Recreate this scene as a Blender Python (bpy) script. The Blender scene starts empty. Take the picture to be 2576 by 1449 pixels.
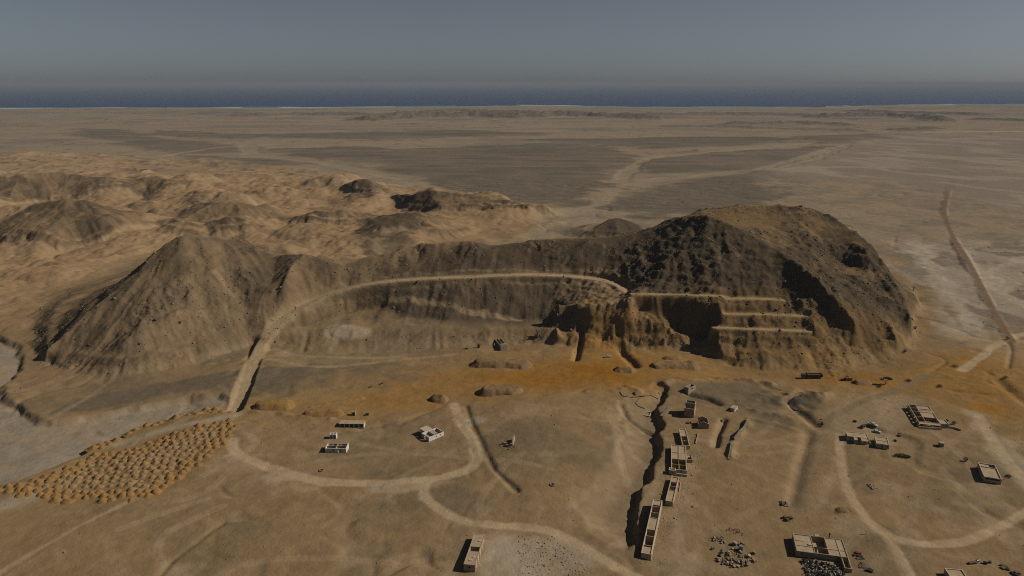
import bpy, bmesh, math, random
import numpy as np
from mathutils import Vector, Matrix

# ------------------------------------------------------------------ camera, sky, sun, exposure
S = 1.3                              # metres per layout unit
H = 150.0 * S                        # flying height
PITCH = math.radians(15.7)
HFOV = 2 * math.atan(1288 / 1839.0)
SUN_EL, SUN_AZ = math.radians(36), math.radians(3)      # az: from +X towards +Y

scene = bpy.context.scene
cam = bpy.data.cameras.new("camera")
cam.sensor_width = 36
cam.lens = 18 / math.tan(HFOV / 2)
cam.clip_start, cam.clip_end = 1, 300000
cam_ob = bpy.data.objects.new("camera", cam)
cam_ob.location = (0, 0, H)
cam_ob.rotation_euler = (math.pi / 2 - PITCH, 0, 0)
scene.collection.objects.link(cam_ob)
scene.camera = cam_ob

world = bpy.data.worlds.new("World")
scene.world = world
world.use_nodes = True
wn = world.node_tree
wn.nodes.clear()
sky = wn.nodes.new("ShaderNodeTexSky")
sky.sky_type = 'NISHITA'
sky.sun_disc = False
sky.sun_elevation = SUN_EL
sky.sun_rotation = math.pi / 2 - SUN_AZ
sky.air_density, sky.dust_density, sky.ozone_density = 0.5, 0.58, 3.2
sky.altitude = 0
bg = wn.nodes.new("ShaderNodeBackground")
bg.inputs["Strength"].default_value = 0.05
tint = wn.nodes.new("ShaderNodeHueSaturation")
tint.inputs["Saturation"].default_value = 0.46
tint.inputs["Value"].default_value = 0.6
tint.inputs["Hue"].default_value = 0.48
wo = wn.nodes.new("ShaderNodeOutputWorld")
wn.links.new(sky.outputs[0], tint.inputs["Color"])
wn.links.new(tint.outputs[0], bg.inputs[0])
wn.links.new(bg.outputs[0], wo.inputs[0])

sl = bpy.data.lights.new("sun", 'SUN')
sl.energy = 5.0
sl.angle = math.radians(0.5)
sl.color = (1.0, 0.9, 0.76)
sun = bpy.data.objects.new("sun", sl)
sd = Vector((math.cos(SUN_EL) * math.cos(SUN_AZ), math.cos(SUN_EL) * math.sin(SUN_AZ), math.sin(SUN_EL)))
sun.rotation_euler = sd.to_track_quat('Z', 'Y').to_euler()
sun.location = (400, 50, 400)
scene.collection.objects.link(sun)

vs = scene.view_settings
vs.view_transform = 'Standard'
vs.look = 'None'
vs.gamma = 1
vs.exposure = 0.25
scene.cycles.max_bounces = 4
scene.cycles.volume_bounces = 0
scene.cycles.use_denoising = False
scene.cycles.diffuse_bounces = 2
scene.cycles.filter_width = 1.1

ALB = 0.49                            # every base colour below is given for twice the desert's own paleness
rng = random.Random(7)
nrng = np.random.default_rng(11)

# ------------------------------------------------------------------ helpers: view geometry
CP, SP = math.cos(PITCH), math.sin(PITCH)


def ray(u, v):
    a, b = (u - 1288) / 1839.0, (v - 724.5) / 1839.0
    return a, CP - b * SP, -SP - b * CP


def Pz(u, v, z=0.0):                 # point at height z (layout units) seen along (u, v)
    dx, dy, dz = ray(u, v)
    t = (z * S - H) / dz
    return (dx * t, dy * t, z * S)


def Pd(u, v, D):                     # point at distance D (layout units)
    dx, dy, dz = ray(u, v)
    t = D * S / dy
    return (dx * t, dy * t, H + dz * t)


def Pg(u, v):                        # point on the far plain, which falls gently to the sea
    z = 0.0
    for _ in range(6):
        x, y, _z = Pz(u, v, z / S)
        z = float(plain_z(np.array([y]))[0])
    return (x, y, z)


def plain_z(y):
    return -0.0035 * np.clip(y - 800, 0, 6200)


SEA_Z = -24.0

# ------------------------------------------------------------------ helpers: noise
_T = np.random.default_rng(5).random((512, 512)).astype(np.float32) * 2 - 1


def vnoise(x, y, seed=0):
    x = x + seed * 37.7
    y = y + seed * 91.3
    xi, yi = np.floor(x).astype(np.int64), np.floor(y).astype(np.int64)
    fx, fy = (x - xi).astype(np.float32), (y - yi).astype(np.float32)
    fx = fx * fx * fx * (fx * (fx * 6 - 15) + 10)
    fy = fy * fy * fy * (fy * (fy * 6 - 15) + 10)
    x0, y0, x1, y1 = xi & 511, yi & 511, (xi + 1) & 511, (yi + 1) & 511
    a = _T[y0, x0] * (1 - fx) + _T[y0, x1] * fx
    b = _T[y1, x0] * (1 - fx) + _T[y1, x1] * fx
    return a * (1 - fy) + b * fy


def fbm(x, y, wl, octs=4, seed=0, gain=0.5, ridged=False):
    out, amp, tot = 0, 1.0, 0.0
    c, s = 0.8, 0.6
    x, y = x / wl, y / wl
    for o in range(octs):
        n = vnoise(x, y, seed + o * 3)
        if ridged:
            n = 1 - 2 * np.abs(n)
        out = out + n * amp
        tot += amp
        amp *= gain
        x, y = (c * x - s * y) * 2.03, (s * x + c * y) * 2.03
    return out / tot


def sstep(e0, e1, x):
    t = np.clip((x - e0) / (e1 - e0), 0, 1)
    return t * t * (3 - 2 * t)


def in_poly(x, y, poly):
    r = np.zeros(x.shape, bool)
    n = len(poly)
    px = [p[0] for p in poly]
    py = [p[1] for p in poly]
    m = (x >= min(px)) & (x <= max(px)) & (y >= min(py)) & (y <= max(py))
    if not m.any():
        return r
    xs, ys = x[m], y[m]
    rr = np.zeros(xs.shape, bool)
    for i in range(n):
        x0, y0, x1, y1 = px[i], py[i], px[i - 1], py[i - 1]
        if y0 == y1:
            continue
        c = ((y0 > ys) != (y1 > ys)) & (xs < (x1 - x0) * (ys - y0) / (y1 - y0) + x0)
        rr ^= c
    r[m] = rr
    return r


def line_dist(x, y, pts, reach, closed=False):
    """distance to a polyline (only near it) and its interpolated third coordinate"""
    d = np.full(x.shape, 1e9, np.float32)
    zz = np.zeros(x.shape, np.float32)
    n = len(pts)
    for i in range(n if closed else n - 1):
        a, b = pts[i], pts[(i + 1) % n]
        m = ((x > min(a[0], b[0]) - reach) & (x < max(a[0], b[0]) + reach) &
             (y > min(a[1], b[1]) - reach) & (y < max(a[1], b[1]) + reach))
        if not m.any():
            continue
        xs, ys = x[m], y[m]
        ex, ey = b[0] - a[0], b[1] - a[1]
        L2 = ex * ex + ey * ey + 1e-9
        t = np.clip(((xs - a[0]) * ex + (ys - a[1]) * ey) / L2, 0, 1)
        dd = np.hypot(xs - a[0] - t * ex, ys - a[1] - t * ey)
        old = d[m]
        better = dd < old
        d[m] = np.where(better, dd, old)
        if len(a) > 2:
            zz[m] = np.where(better, a[2] + t * (b[2] - a[2]), zz[m])
    return d, zz


def poly_sd(x, y, poly, reach):
    """signed distance to a polygon, positive inside, clipped to +-reach"""
    d, _ = line_dist(x, y, [p[:2] for p in poly], reach, closed=True)
    d = np.minimum(d, reach)
    return np.where(in_poly(x, y, poly), d, -d)


def smooth_line(pts, n=6):
    """Catmull-Rom through the points"""
    P = [np.array(p, float) for p in pts]
    P = [2 * P[0] - P[1]] + P + [2 * P[-1] - P[-2]]
    out = []
    for i in range(1, len(P) - 2):
        for k in range(n):
            t = k / n
            a, b, c, d = P[i - 1], P[i], P[i + 1], P[i + 2]
            out.append(tuple(0.5 * (2 * b + (c - a) * t + (2 * a - 5 * b + 4 * c - d) * t * t + (3 * b - a - 3 * c + d) * t ** 3)))
    out.append(tuple(P[-2]))
    return out


# ------------------------------------------------------------------ terrain raster
R = 1.0                                        # raster cell, metres
X0, X1, Y0, Y1 = -1110.0, 880.0, 120.0, 1600.0
NX, NY = int((X1 - X0) / R), int((Y1 - Y0) / R)
gx = (X0 + (np.arange(NX) + 0.5) * R).astype(np.float32)
gy = (Y0 + (np.arange(NY) + 0.5) * R).astype(np.float32)
GX, GY = np.meshgrid(gx, gy)


def L_z(pts):                                   # [(u, v, z)]
    return [Pz(*p) for p in pts]


def L_d(pts):                                   # [(u, v, D)]
    return [Pd(*p) for p in pts]


# --- footprints (where the hills meet the plain), then ridges and contour guides inside them
foot_main = [Pz(u, v)[:2] for u, v in [
    (70, 862), (105, 905), (190, 935), (290, 950), (390, 935), (490, 918), (570, 890), (640, 872), (720, 885), (830, 885),
    (950, 885), (1060, 880), (1180, 870), (1300, 862), (1420, 870), (1500, 885), (1580, 880), (1680, 880), (1780, 895),
    (1850, 918), (1930, 930), (2030, 928), (2130, 922), (2220, 905), (2275, 885), (2290, 855), (2296, 815), (2318, 778), (2305, 735)]]
foot_main += [(285 * S, 640 * S), (200 * S, 690 * S), (120 * S, 690 * S), (60 * S, 640 * S), (10 * S, 610 * S), (-60 * S, 590 * S), (-110 * S, 575 * S),
              (-170 * S, 570 * S), (-230 * S, 590 * S), (-312 * S, 605 * S), (-332 * S, 535 * S), (-322 * S, 467 * S), (-285 * S, 415 * S)]

ridges = []
A = ridges.append
# left hill and the long crest to the quarry hill
A(L_d([(110, 882, 381), (150, 848, 390), (215, 792, 406), (280, 735, 424), (345, 680, 441), (400, 628, 457), (440, 597, 467), (470, 587, 472),
       (520, 590, 480), (600, 597, 487), (650, 618, 486), (700, 645, 476), (760, 636, 470), (800, 650, 468), (840, 670, 468), (890, 657, 478), (960, 640, 486),
       (1050, 616, 495), (1180, 604, 500), (1240, 617, 498), (1330, 605, 500), (1420, 598, 505), (1500, 596, 508), (1600, 590, 508),
       (1650, 583, 505), (1700, 560, 496), (1735, 549, 490), (1770, 545, 484), (1850, 575, 474), (1930, 616, 460), (2000, 662, 436), (2050, 706, 420),
       (2100, 752, 407), (2150, 800, 397)]))
A(L_d([(1975, 690, 434), (2020, 735, 421), (2070, 780, 409), (2120, 820, 399)]))
A(L_d([(1650, 575, 530), (1720, 545, 545), (1800, 526, 553), (1880, 518, 556), (1960, 514, 553), (2040, 526, 545), (2100, 552, 530), (2150, 582, 510),
       (2200, 630, 485), (2240, 688, 458), (2270, 740, 436), (2292, 790, 416)]))
# spurs of the left hill
A(L_d([(470, 587, 472), (440, 640, 452), (405, 698, 436), (380, 760, 412), (350, 830, 390), (320, 900, 374)]))
A(L_d([(405, 698, 436), (420, 770, 414), (440, 810, 405), (470, 870, 391)]))
A(L_d([(600, 597, 487), (612, 680, 452), (620, 760, 431), (625, 815, 417)]))
A(L_d([(760, 636, 470), (725, 690, 448), (702, 740, 436), (690, 795, 424)]))
# gully between left hill and knob
A(L_d([(700, 660, 470), (668, 730, 438), (655, 790, 422), (652, 840, 410)]))
# buttresses of the long crest
for u, v in [(1060, 616), (1180, 604), (1330, 605), (1480, 596)]:
    A(L_d([(u, v + 2, 496), (u - 8, v + 45, 479), (u - 12, 685, 463)]))
# the hill road as a shelf, and the foot of the slope below it
road1 = L_d([(590, 1046, 319), (604, 1010, 333), (620, 965, 353), (638, 912, 380), (655, 870, 399), (672, 845, 407), (700, 812, 420), (745, 779, 434), (800, 752, 445),
             (850, 733, 451), (910, 717, 455), (980, 707, 457), (1080, 700, 459), (1180, 696, 460), (1300, 691, 461), (1400, 692, 461),
             (1470, 698, 458), (1525, 706, 454), (1560, 720, 447), (1590, 742, 437)])
A(road1[5:])
A(L_z([(760, 830, 5), (830, 800, 8), (900, 775, 11), (960, 770, 12), (1040, 800, 8), (1140, 810, 7), (1190, 806, 8), (1300, 800, 8), (1370, 800, 9)]))
A(L_z([(700, 868, 1.5), (850, 850, 3), (1000, 850, 3), (1150, 850, 3), (1300, 838, 4), (1400, 820, 5)]))
# quarry hill face: contour guides
A(L_d([(1700, 600, 473), (1780, 610, 462), (1850, 640, 452), (1930, 690, 432)]))
A(L_z([(1600, 735, 28), (1700, 738, 28), (1800, 742, 28), (1840, 748, 27)]))
A(L_z([(1820, 752, 26), (1900, 753, 26), (1970, 756, 25.5), (1985, 757, 25)]))
A(L_z([(1826, 792, 19.5), (1930, 793, 19.5), (2032, 796, 19)]))
A(L_z([(1800, 826, 14), (1900, 830, 14), (2040, 834, 13.5)]))
A(L_z([(1800, 860, 8), (1900, 880, 6), (2000, 880, 6.5), (2100, 880, 6), (2200, 865, 5)]))
# right flank, below the front ridge
A(L_d([(2100, 700, 445), (2160, 740, 430), (2220, 800, 411), (2260, 850, 393)]))
A(L_d([(2120, 620, 492), (2160, 640, 478), (2200, 690, 455), (2240, 750, 432)]))
# quarry cliff: rim, buttress, floor at its foot, and the mound of fallen rock before it
A(L_d([(1395, 760, 427), (1440, 768, 424), (1480, 769, 421), (1540, 756, 419), (1590, 752, 417.5)]))
A(L_z([(1590, 752, 25.5), (1650, 754, 25.5), (1720, 757, 25), (1800, 762, 25), (1815, 800, 18), (1805, 850, 11)]))
A(L_z([(1705, 853, 3.5), (1760, 858, 3), (1790, 856, 4)]))
A(L_d([(1600, 792, 415.5), (1680, 800, 415), (1710, 830, 414)]))
A(L_d([(1440, 812, 419), (1500, 822, 412), (1530, 830, 408), (1570, 812, 409), (1630, 803, 409), (1680, 825, 406), (1705, 846, 404)]))
A(L_z([(1400, 838, 4), (1460, 850, 3), (1560, 868, 2), (1650, 872, 2), (1720, 866, 3), (1790, 872, 3)]))
A(L_d([(1400, 800, 423), (1410, 835, 411)]))
# outcrop on the far flank
A(L_d([(2085, 640, 482), (2110, 618, 490), (2150, 612, 489), (2185, 625, 480), (2195, 660, 466)]))
A(L_d([(2110, 668, 478), (2150, 690, 470)]))
for r in ridges:
    pass

foots = [foot_main]


def on_slope(u, v, feet, k=.46):
    """point of a hillside of slope k rising behind its foot line, seen along (u, v)"""
    fs = sorted((p[0], Pz(*p)[1] / S) for p in feet)
    df = float(np.interp(u, [p[0] for p in fs], [p[1] for p in fs]))
    dx, dy, dz = ray(u, v)
    return (150 + k * df) / (k - dz / dy)


def hill(crest, foot_front, back=60, side=18, spurs=()):
    """a lesser hill: crest [(u,v,_)], foot [(u,v)] seen in front at plain level, spurs running down from the crest"""
    c = L_d([(u, v, on_slope(u, v, foot_front)) for u, v, _ in crest])
    f = [Pz(u, v)[:2] for u, v in foot_front]
    bk = [(p[0], p[1] + back * S) for p in reversed(c)]
    foots.append(f + [(f[-1][0] + side * S, bk[0][1] - back * S * .4)] + bk + [(f[0][0] - side * S, bk[-1][1] - back * S * .4)])
    ridges.append(c)
    for sp in spurs:
        ridges.append(L_d([(u, v, on_slope(u, v, foot_front) * (.994 if n else 1)) for n, (u, v) in enumerate(sp)]))


hill([(905, 600, 640), (960, 570, 665), (1010, 548, 690), (1040, 538, 695), (1075, 550, 690), (1120, 560, 690)], [(885, 590), (930, 607), (1000, 600), (1100, 598), (1190, 596)], 70, spurs=[[(1040, 538), (1052, 562), (1064, 592)]])
hill([(960, 606, 618), (1000, 590, 628), (1040, 572, 640), (1075, 566, 645), (1110, 585, 640)], [(930, 625), (1000, 612), (1060, 606), (1140, 606)], 30)
hill([(1465, 595, 640), (1500, 570, 652), (1535, 550, 660), (1560, 546, 662), (1600, 565, 655), (1630, 585, 645)], [(1440, 600), (1500, 602), (1560, 604), (1650, 598)], 60, spurs=[[(1560, 546), (1556, 575), (1550, 600)]])
hill([(985, 505, 880), (1040, 490, 905), (1080, 476, 925), (1130, 484, 910), (1200, 490, 905), (1260, 505, 885), (1320, 524, 865), (1390, 540, 840)],
     [(985, 512), (1030, 535), (1100, 545), (1200, 545), (1300, 550), (1420, 548)], 70, spurs=[[(1080, 476), (1098, 510), (1112, 540)], [(1200, 490), (1225, 520), (1240, 543)], [(1300, 517), (1320, 535), (1330, 546)]])
hill([(862, 488, 950), (900, 472, 975), (925, 463, 985), (950, 474, 980), (985, 494, 960)], [(850, 490), (900, 503), (960, 505), (1005, 498)], 60, spurs=[[(925, 463), (932, 485), (936, 503)]])
hill([(-60, 452, 1030), (0, 444, 1040), (60, 436, 1045), (150, 432, 1045), (220, 448, 1035), (300, 454, 1030), (390, 442, 1035), (430, 458, 1025), (480, 484, 990)],
     [(-100, 520), (0, 525), (100, 510), (220, 505), (330, 498), (430, 500), (510, 492)], 130, spurs=[[(150, 432), (140, 470), (125, 508)], [(60, 436), (35, 480), (20, 518)], [(300, 454), (288, 480), (280, 500)], [(390, 442), (375, 470), (362, 497)], [(220, 448), (225, 480), (222, 503)]])
hill([(-60, 590, 720), (0, 560, 760), (80, 518, 815), (170, 497, 840), (230, 512, 830), (300, 550, 770), (340, 575, 730)],
     [(-60, 630), (60, 635), (150, 640), (260, 625), (350, 600)], 90, spurs=[[(170, 497), (160, 550), (145, 632)], [(80, 518), (50, 570), (20, 628)], [(230, 512), (255, 570), (262, 620)]])
hill([(395, 577, 730), (440, 555, 765), (490, 538, 790), (560, 510, 845), (600, 502, 855), (650, 522, 825), (720, 545, 790)],
     [(390, 585), (450, 590), (560, 580), (660, 570), (740, 560)], 70, spurs=[[(600, 502), (606, 535), (612, 572)], [(490, 538), (470, 560), (455, 585)]])
hill([(420, 600, 690), (480, 570, 720), (520, 560, 735), (580, 560, 740), (660, 585, 690)], [(400, 612), (500, 612), (600, 605), (680, 600)], 30, spurs=[[(520, 560), (512, 585), (505, 608)]])
hill([(740, 560, 770), (790, 540, 800), (860, 530, 815), (930, 540, 800)], [(720, 575), (800, 580), (880, 575), (960, 560)], 50)

fixed = np.ones((NY, NX), bool)
for f in foots:
    fixed &= ~in_poly(GX, GY, f)
Zc = np.zeros((NY, NX), np.float32)
acc = np.zeros((NY, NX), np.float32)
cnt = np.zeros((NY, NX), np.float32)
for r in ridges:
    for a, b in zip(r[:-1], r[1:]):
        n = max(2, int(math.dist(a[:2], b[:2]) / (R * .5)))
        t = np.linspace(0, 1, n)
        ix = ((a[0] + t * (b[0] - a[0]) - X0) / R).astype(int)
        iy = ((a[1] + t * (b[1] - a[1]) - Y0) / R).astype(int)
        zz = a[2] + t * (b[2] - a[2])
        ok = (ix >= 0) & (ix < NX) & (iy >= 0) & (iy < NY)
        np.add.at(acc, (iy[ok], ix[ok]), zz[ok])
        np.add.at(cnt, (iy[ok], ix[ok]), 1)
m = cnt > 0
Zc[m] = acc[m] / cnt[m]
fixed |= m


def solve(z, fx, level=0):
    """interpolate heights between the fixed cells (Laplace, coarse to fine)"""
    ny, nx = z.shape
    if min(ny, nx) > 24:
        py, px = ny % 2, nx % 2
        zp = np.pad(z, ((0, py), (0, px)), mode='edge')
        fp = np.pad(fx, ((0, py), (0, px)), mode='edge').astype(np.float32)
        w = fp.reshape(fp.shape[0] // 2, 2, -1, 2).sum((1, 3))
        zs = (zp * fp).reshape(fp.shape[0] // 2, 2, -1, 2).sum((1, 3)) / np.maximum(w, 1e-6)
        c = solve(zs.astype(np.float32), w > 0, level + 1)
        up = np.repeat(np.repeat(c, 2, 0), 2, 1)[:ny, :nx]
        z = np.where(fx, z, up)
    fr = ~fx
    iters = 70 if level else 60
    for _ in range(iters):
        p = np.pad(z, 1, mode='edge')
        av = 0.25 * (p[:-2, 1:-1] + p[2:, 1:-1] + p[1:-1, :-2] + p[1:-1, 2:])
        z = np.where(fr, av, z)
    return z


Zh = solve(Zc, fixed)


def blur(z, n=1):
    for _ in range(n):
        p = np.pad(z, 1, mode='edge')
        z = (p[:-2, 1:-1] + p[2:, 1:-1] + p[1:-1, :-2] + p[1:-1, 2:] + 2 * p[1:-1, 1:-1]) / 6
    return z


def sample(A_, x, y):
    fx = np.clip((x - X0) / R - 0.5, 0, NX - 1.001)
    fy = np.clip((y - Y0) / R - 0.5, 0, NY - 1.001)
    ix, iy = fx.astype(np.int32), fy.astype(np.int32)
    fx = (fx - ix).astype(np.float32)
    fy = (fy - iy).astype(np.float32)
    return ((A_[iy, ix] * (1 - fx) + A_[iy, ix + 1] * fx) * (1 - fy) + (A_[iy + 1, ix] * (1 - fx) + A_[iy + 1, ix + 1] * fx) * fy)


# break up the ruled lines: warp, then scour the slopes along their fall lines
hillm = sstep(0.3, 4, Zh)
wx = fbm(GX, GY, 26, 3, 1) * 5.5 + fbm(GX, GY, 9, 2, 2) * 1.6
wy = fbm(GX, GY, 26, 3, 4) * 5.5 + fbm(GX, GY, 9, 2, 6) * 1.6
Zh = sample(Zh, GX + wx * hillm * .62, GY + wy * hillm * .62)
Zh = blur(Zh, 1)
Zsk = blur(Zh, 90)
Zh = Zh + (np.minimum(Zsk, 6) * .55) * (1 - sstep(2.5, 11, Zh))
gyv, gxv = np.gradient(blur(Zh, 8), R)
slope = np.hypot(gxv, gyv)
act = (slope > 0.06)
ay, ax = np.nonzero(act)
px0, py0 = GX[act], GY[act]
white = nrng.standard_normal((NY, NX)).astype(np.float32)
w1 = blur(white, 3) * 2.6
w2 = blur(white[::-1, ::-1], 14) * 6
w3 = blur(white.T.reshape(NY, NX), 60) * 13
sl_ = np.zeros((NY, NX), np.float32)
streak = [np.zeros(px0.shape, np.float32) for _ in range(3)]
for sgn in (-1, 1):
    px, py = px0.copy(), py0.copy()
    for k in range(16):
        gxx, gyy = sample(gxv, px, py), sample(gyv, px, py)
        l = np.hypot(gxx, gyy) + 1e-4
        px = px + sgn * gxx / l * 1.7
        py = py + sgn * gyy / l * 1.7
        streak[0] += sample(w1, px, py)
        streak[1] += sample(w2, px, py)
        streak[2] += sample(w3, px, py)
ST = []
for s_ in streak:
    a_ = np.zeros((NY, NX), np.float32)
    a_[act] = s_ / (s_.std() + 1e-6)
    ST.append(a_)
rough = np.clip(slope / 0.5, 0, 1)
big = sstep(8, 40, Zh)
rock = fbm(GX, GY, 14, 5, 21, 0.6, True)
rockm = sstep(0.1, 0.75, fbm(GX, GY, 45, 3, 33) + 0.9 * sstep(0.45, 0.95, Zh / (blur(Zh, 40) + 6) - 0.55)) * rough
qhill = [Pz(u, v, 20)[:2] for u, v in [(1480, 640), (1560, 560), (1640, 540), (1700, 490), (2060, 480), (2250, 600), (2320, 800), (2260, 900), (1900, 940), (1700, 890), (1560, 790)]]
qhm = sstep(-20, 25, poly_sd(GX, GY, qhill, 45)) * sstep(1, 6, Zh)
crag = fbm(GX, GY, 13, 5, 401, .66, True)
crag2 = fbm(GX * 1.0, GY * 1.0, 8, 4, 407, .62)
rockm = np.maximum(rockm, qhm * rough * sstep(-.25, .35, fbm(GX, GY, 38, 3, 411)) * .8)
Zn = rough * (ST[0] * 0.22 - np.abs(ST[1]) * 0.38 + ST[2] * 0.6 + 0.3)
qface = [Pz(u, v, 12)[:2] for u, v in [(1380, 760), (1500, 745), (1600, 748), (1815, 756), (1825, 860), (1700, 868), (1560, 868), (1440, 850)]]
qfx = sstep(-6, 10, poly_sd(GX, GY, qface, 25)) * sstep(.5, 4, Zh)
strata = np.abs(((Zh * .9 + 2.0 * fbm(GX, GY, 40, 2, 431)) % 4.0) - 2.0) - 1.0
Zn += qhm * rough * (np.maximum(crag, 0) * 1.25 + crag2 * 1.1 + strata * .45)
Zn += qfx * (fbm(GX, GY, 13, 5, 421, .68, True) * 3.4 - 1.0)
gash = [Pz(u, v, 28)[:2] for u, v in [(1950, 640), (2020, 650), (2180, 800), (2120, 840), (1960, 710)]]
Zn += sstep(-4, 10, poly_sd(GX, GY, gash, 20)) * fbm(GX, GY, 11, 5, 425, .68, True) * 2.6
Zn += rough * (fbm(GX, GY, 7, 4, 41, 0.7) * 0.9 + nrng.standard_normal((NY, NX)).astype(np.float32) * (.10 + .22 * rockm))
Zn += rockm * big * np.maximum(rock - 0.05, 0) * 5.0

# --- orange badlands behind the hills
bad_poly = [Pz(u, v)[:2] for u, v in [(330, 665), (250, 705), (120, 760), (20, 825), (-300, 850), (-300, 400), (120, 385), (430, 402), (760, 428), (900, 450), (1010, 470), (1200, 488), (1400, 535), (1330, 600), (1000, 640), (840, 690), (600, 660)]]
bsd = poly_sd(GX, GY, bad_poly, 60)
badm = sstep(-10, 50, bsd + fbm(GX, GY, 60, 3, 50) * 40)
bn = 0.75 - 1.7 * np.abs(fbm(GX + fbm(GX, GY, 50, 2, 61) * 15, GY, 120, 3, 60, 0.45)) - .25 * np.abs(fbm(GX, GY, 22, 3, 65))
bn = 0.9 - 1.2 * bn
Zb = badm * np.maximum(bn + 0.15, 0) ** 1.2 * 11 * (1 - 0.6 * sstep(10, 30, Zh))
Zb *= sstep(520, 640, GY) * (1 - .75 * np.exp(-(((GX + 70) / 110) ** 2 + ((GY - 960) / 130) ** 2)))

# --- the near ground: knolls, washes, banks
rill = fbm(GX + 18 * fbm(GX, GY, 40, 2, 75), GY, 62, 3, 74, .5, True)
Zg = fbm(GX, GY, 80, 3, 70) * 2.4 - sstep(.62, .92, rill) * 1.0 + fbm(GX, GY, 17, 3, 73) * 0.34 + fbm(GX, GY, 5, 2, 77) * 0.13
flat_mask = np.ones((NY, NX), np.float32)
wob = fbm(GX, GY, 12, 3, 80) * 2.2


def sink(poly, depth, wid, wobble=1.0, reach=40):
    sd_ = poly_sd(GX, GY, [Pz(u, v)[:2] for u, v in poly], reach) + wob * wobble
    return -depth * sstep(0, wid, sd_), sd_


washL, sd_washL = sink([(-260, 860), (0, 838), (58, 868), (66, 925), (15, 962), (22, 995), (60, 1015), (108, 1050), (135, 1052), (250, 1032), (350, 1014), (480, 990), (560, 990), (590, 1003),
                        (583, 1042), (450, 1046), (330, 1085), (240, 1122), (100, 1190), (0, 1225), (-260, 1320)], 3.2, 5.5, 1.1)
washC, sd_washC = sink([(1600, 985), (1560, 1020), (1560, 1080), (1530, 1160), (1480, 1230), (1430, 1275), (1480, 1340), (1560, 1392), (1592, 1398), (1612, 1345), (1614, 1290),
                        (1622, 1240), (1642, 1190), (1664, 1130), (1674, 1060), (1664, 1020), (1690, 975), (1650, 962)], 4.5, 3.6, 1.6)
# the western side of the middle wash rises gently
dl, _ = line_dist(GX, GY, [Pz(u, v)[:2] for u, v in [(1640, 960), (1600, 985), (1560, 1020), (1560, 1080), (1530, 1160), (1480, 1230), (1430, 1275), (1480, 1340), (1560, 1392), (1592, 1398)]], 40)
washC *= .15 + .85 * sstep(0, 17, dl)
knollC = 3.0 * sstep(-25, 25, poly_sd(GX, GY, [Pz(u, v)[:2] for u, v in [(1230, 1030), (1400, 1005), (1530, 1010), (1530, 1090), (1490, 1180), (1420, 1250), (1340, 1255), (1270, 1200), (1220, 1110)]], 40))
Zg += washL + washC + knollC
ditches = [([(1172, 1022), (1186, 1066), (1212, 1122), (1242, 1187), (1300, 1245)], 1.0, 1.1),
           ([(1484, 832), (1468, 855), (1455, 880), (1448, 908)], 3.0, 1.4),
           ([(1560, 880), (1580, 905), (1598, 925)], 2.6, 2.5),
           ([(1563, 1020), (1580, 1045), (1620, 1062), (1650, 1075)], 1.4, 1.5),
           ([(2118, 1050), (2090, 1095), (2070, 1155)], .0, 2.0),
           ([(1985, 1010), (2020, 1035), (2050, 1062)], 2.0, 2.5),
           ([(2035, 1085), (2024, 1125), (2012, 1170), (1998, 1230), (1990, 1260)], 1.3, 2.2),
           ([(2180, 1010), (2150, 1022)], 0, 2),
           ([(1735, 990), (1780, 1000), (1808, 1013)], 2.0, 2.0),
           ([(1822, 1050), (1806, 1085), (1800, 1118)], 2.2, 1.6),
           ([(0, 1442), (190, 1330), (330, 1260)], .35, 1.2), ([(395, 1449), (430, 1405), (560, 1310)], .5, 1.0),
           ([(2515, 962), (2540, 985), (2590, 1020)], 1.7, 3.2), ([(2535, 930), (2545, 880), (2537, 862)], 1.0, 1.2),
           ([(1850, 1010), (1940, 1010), (1990, 1030)], 1.0, 3.0)]
berms = [([(1545, 985), (1580, 978), (1625, 992), (1690, 960), (1740, 957), (1800, 952), (1850, 952), (1905, 958), (1940, 965)], 1.6, 2.2),
         ([(1290, 1000), (1400, 1000), (1500, 985), (1545, 982)], 0.7, 1.2),
         ([(640, 1040), (760, 1050), (830, 1052)], 1.0, 2),
         ([(1885, 1058), (1868, 1085), (1845, 1108), (1838, 1150)], 1.2, 1.6),
         ([(2035, 985), (2060, 1000), (2080, 990)], 2.0, 3.0), ([(1975, 1010), (2010, 1000), (2050, 1000)], 2.6, 5.0),
         ([(1900, 1030), (1960, 1042), (2000, 1060)], 1.2, 3), ([(1890, 1050), (1950, 1062), (2000, 1078)], 1.0, 2),
         ([(2290, 1290), (2340, 1310)], 0, 2), ([(2100, 1275), (2125, 1285), (2150, 1290)], 1.0, 3),
         ([(1870, 1010), (1950, 990), (2000, 985)], 1.2, 6)]
for pts, dep, wid in ditches:
    d, _ = line_dist(GX, GY, [Pz(u, v)[:2] for u, v in pts], wid * 5 * S)
    Zg -= dep * S * np.exp(-((d + wob * .35) / (wid * S)) ** 2)
for pts, dep, wid in berms:
    d, _ = line_dist(GX, GY, [Pz(u, v)[:2] for u, v in pts], wid * 5 * S)
    Zg += dep * S * np.exp(-(d / (wid * S)) ** 2) * (0.65 + 0.7 * fbm(GX, GY, 6, 2, 90))

Z = Zh + Zn + Zb + Zg * (1 - 0.8 * sstep(4, 20, Zh))


# --- roads and quarry benches cut into it
def carve(Zin, pts, half, shoulder, lift=0.0, smooth=True, absolute=True):
    P = smooth_line(pts) if smooth else pts
    d, zz = line_dist(GX, GY, P, half + shoulder + 3)
    d = d + wob * 0.12
    k = 1 - sstep(half, half + shoulder, d)
    return np.where(d < half + shoulder, Zin * (1 - k) + (zz + lift) * k, Zin), d


roadm = {}
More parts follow.
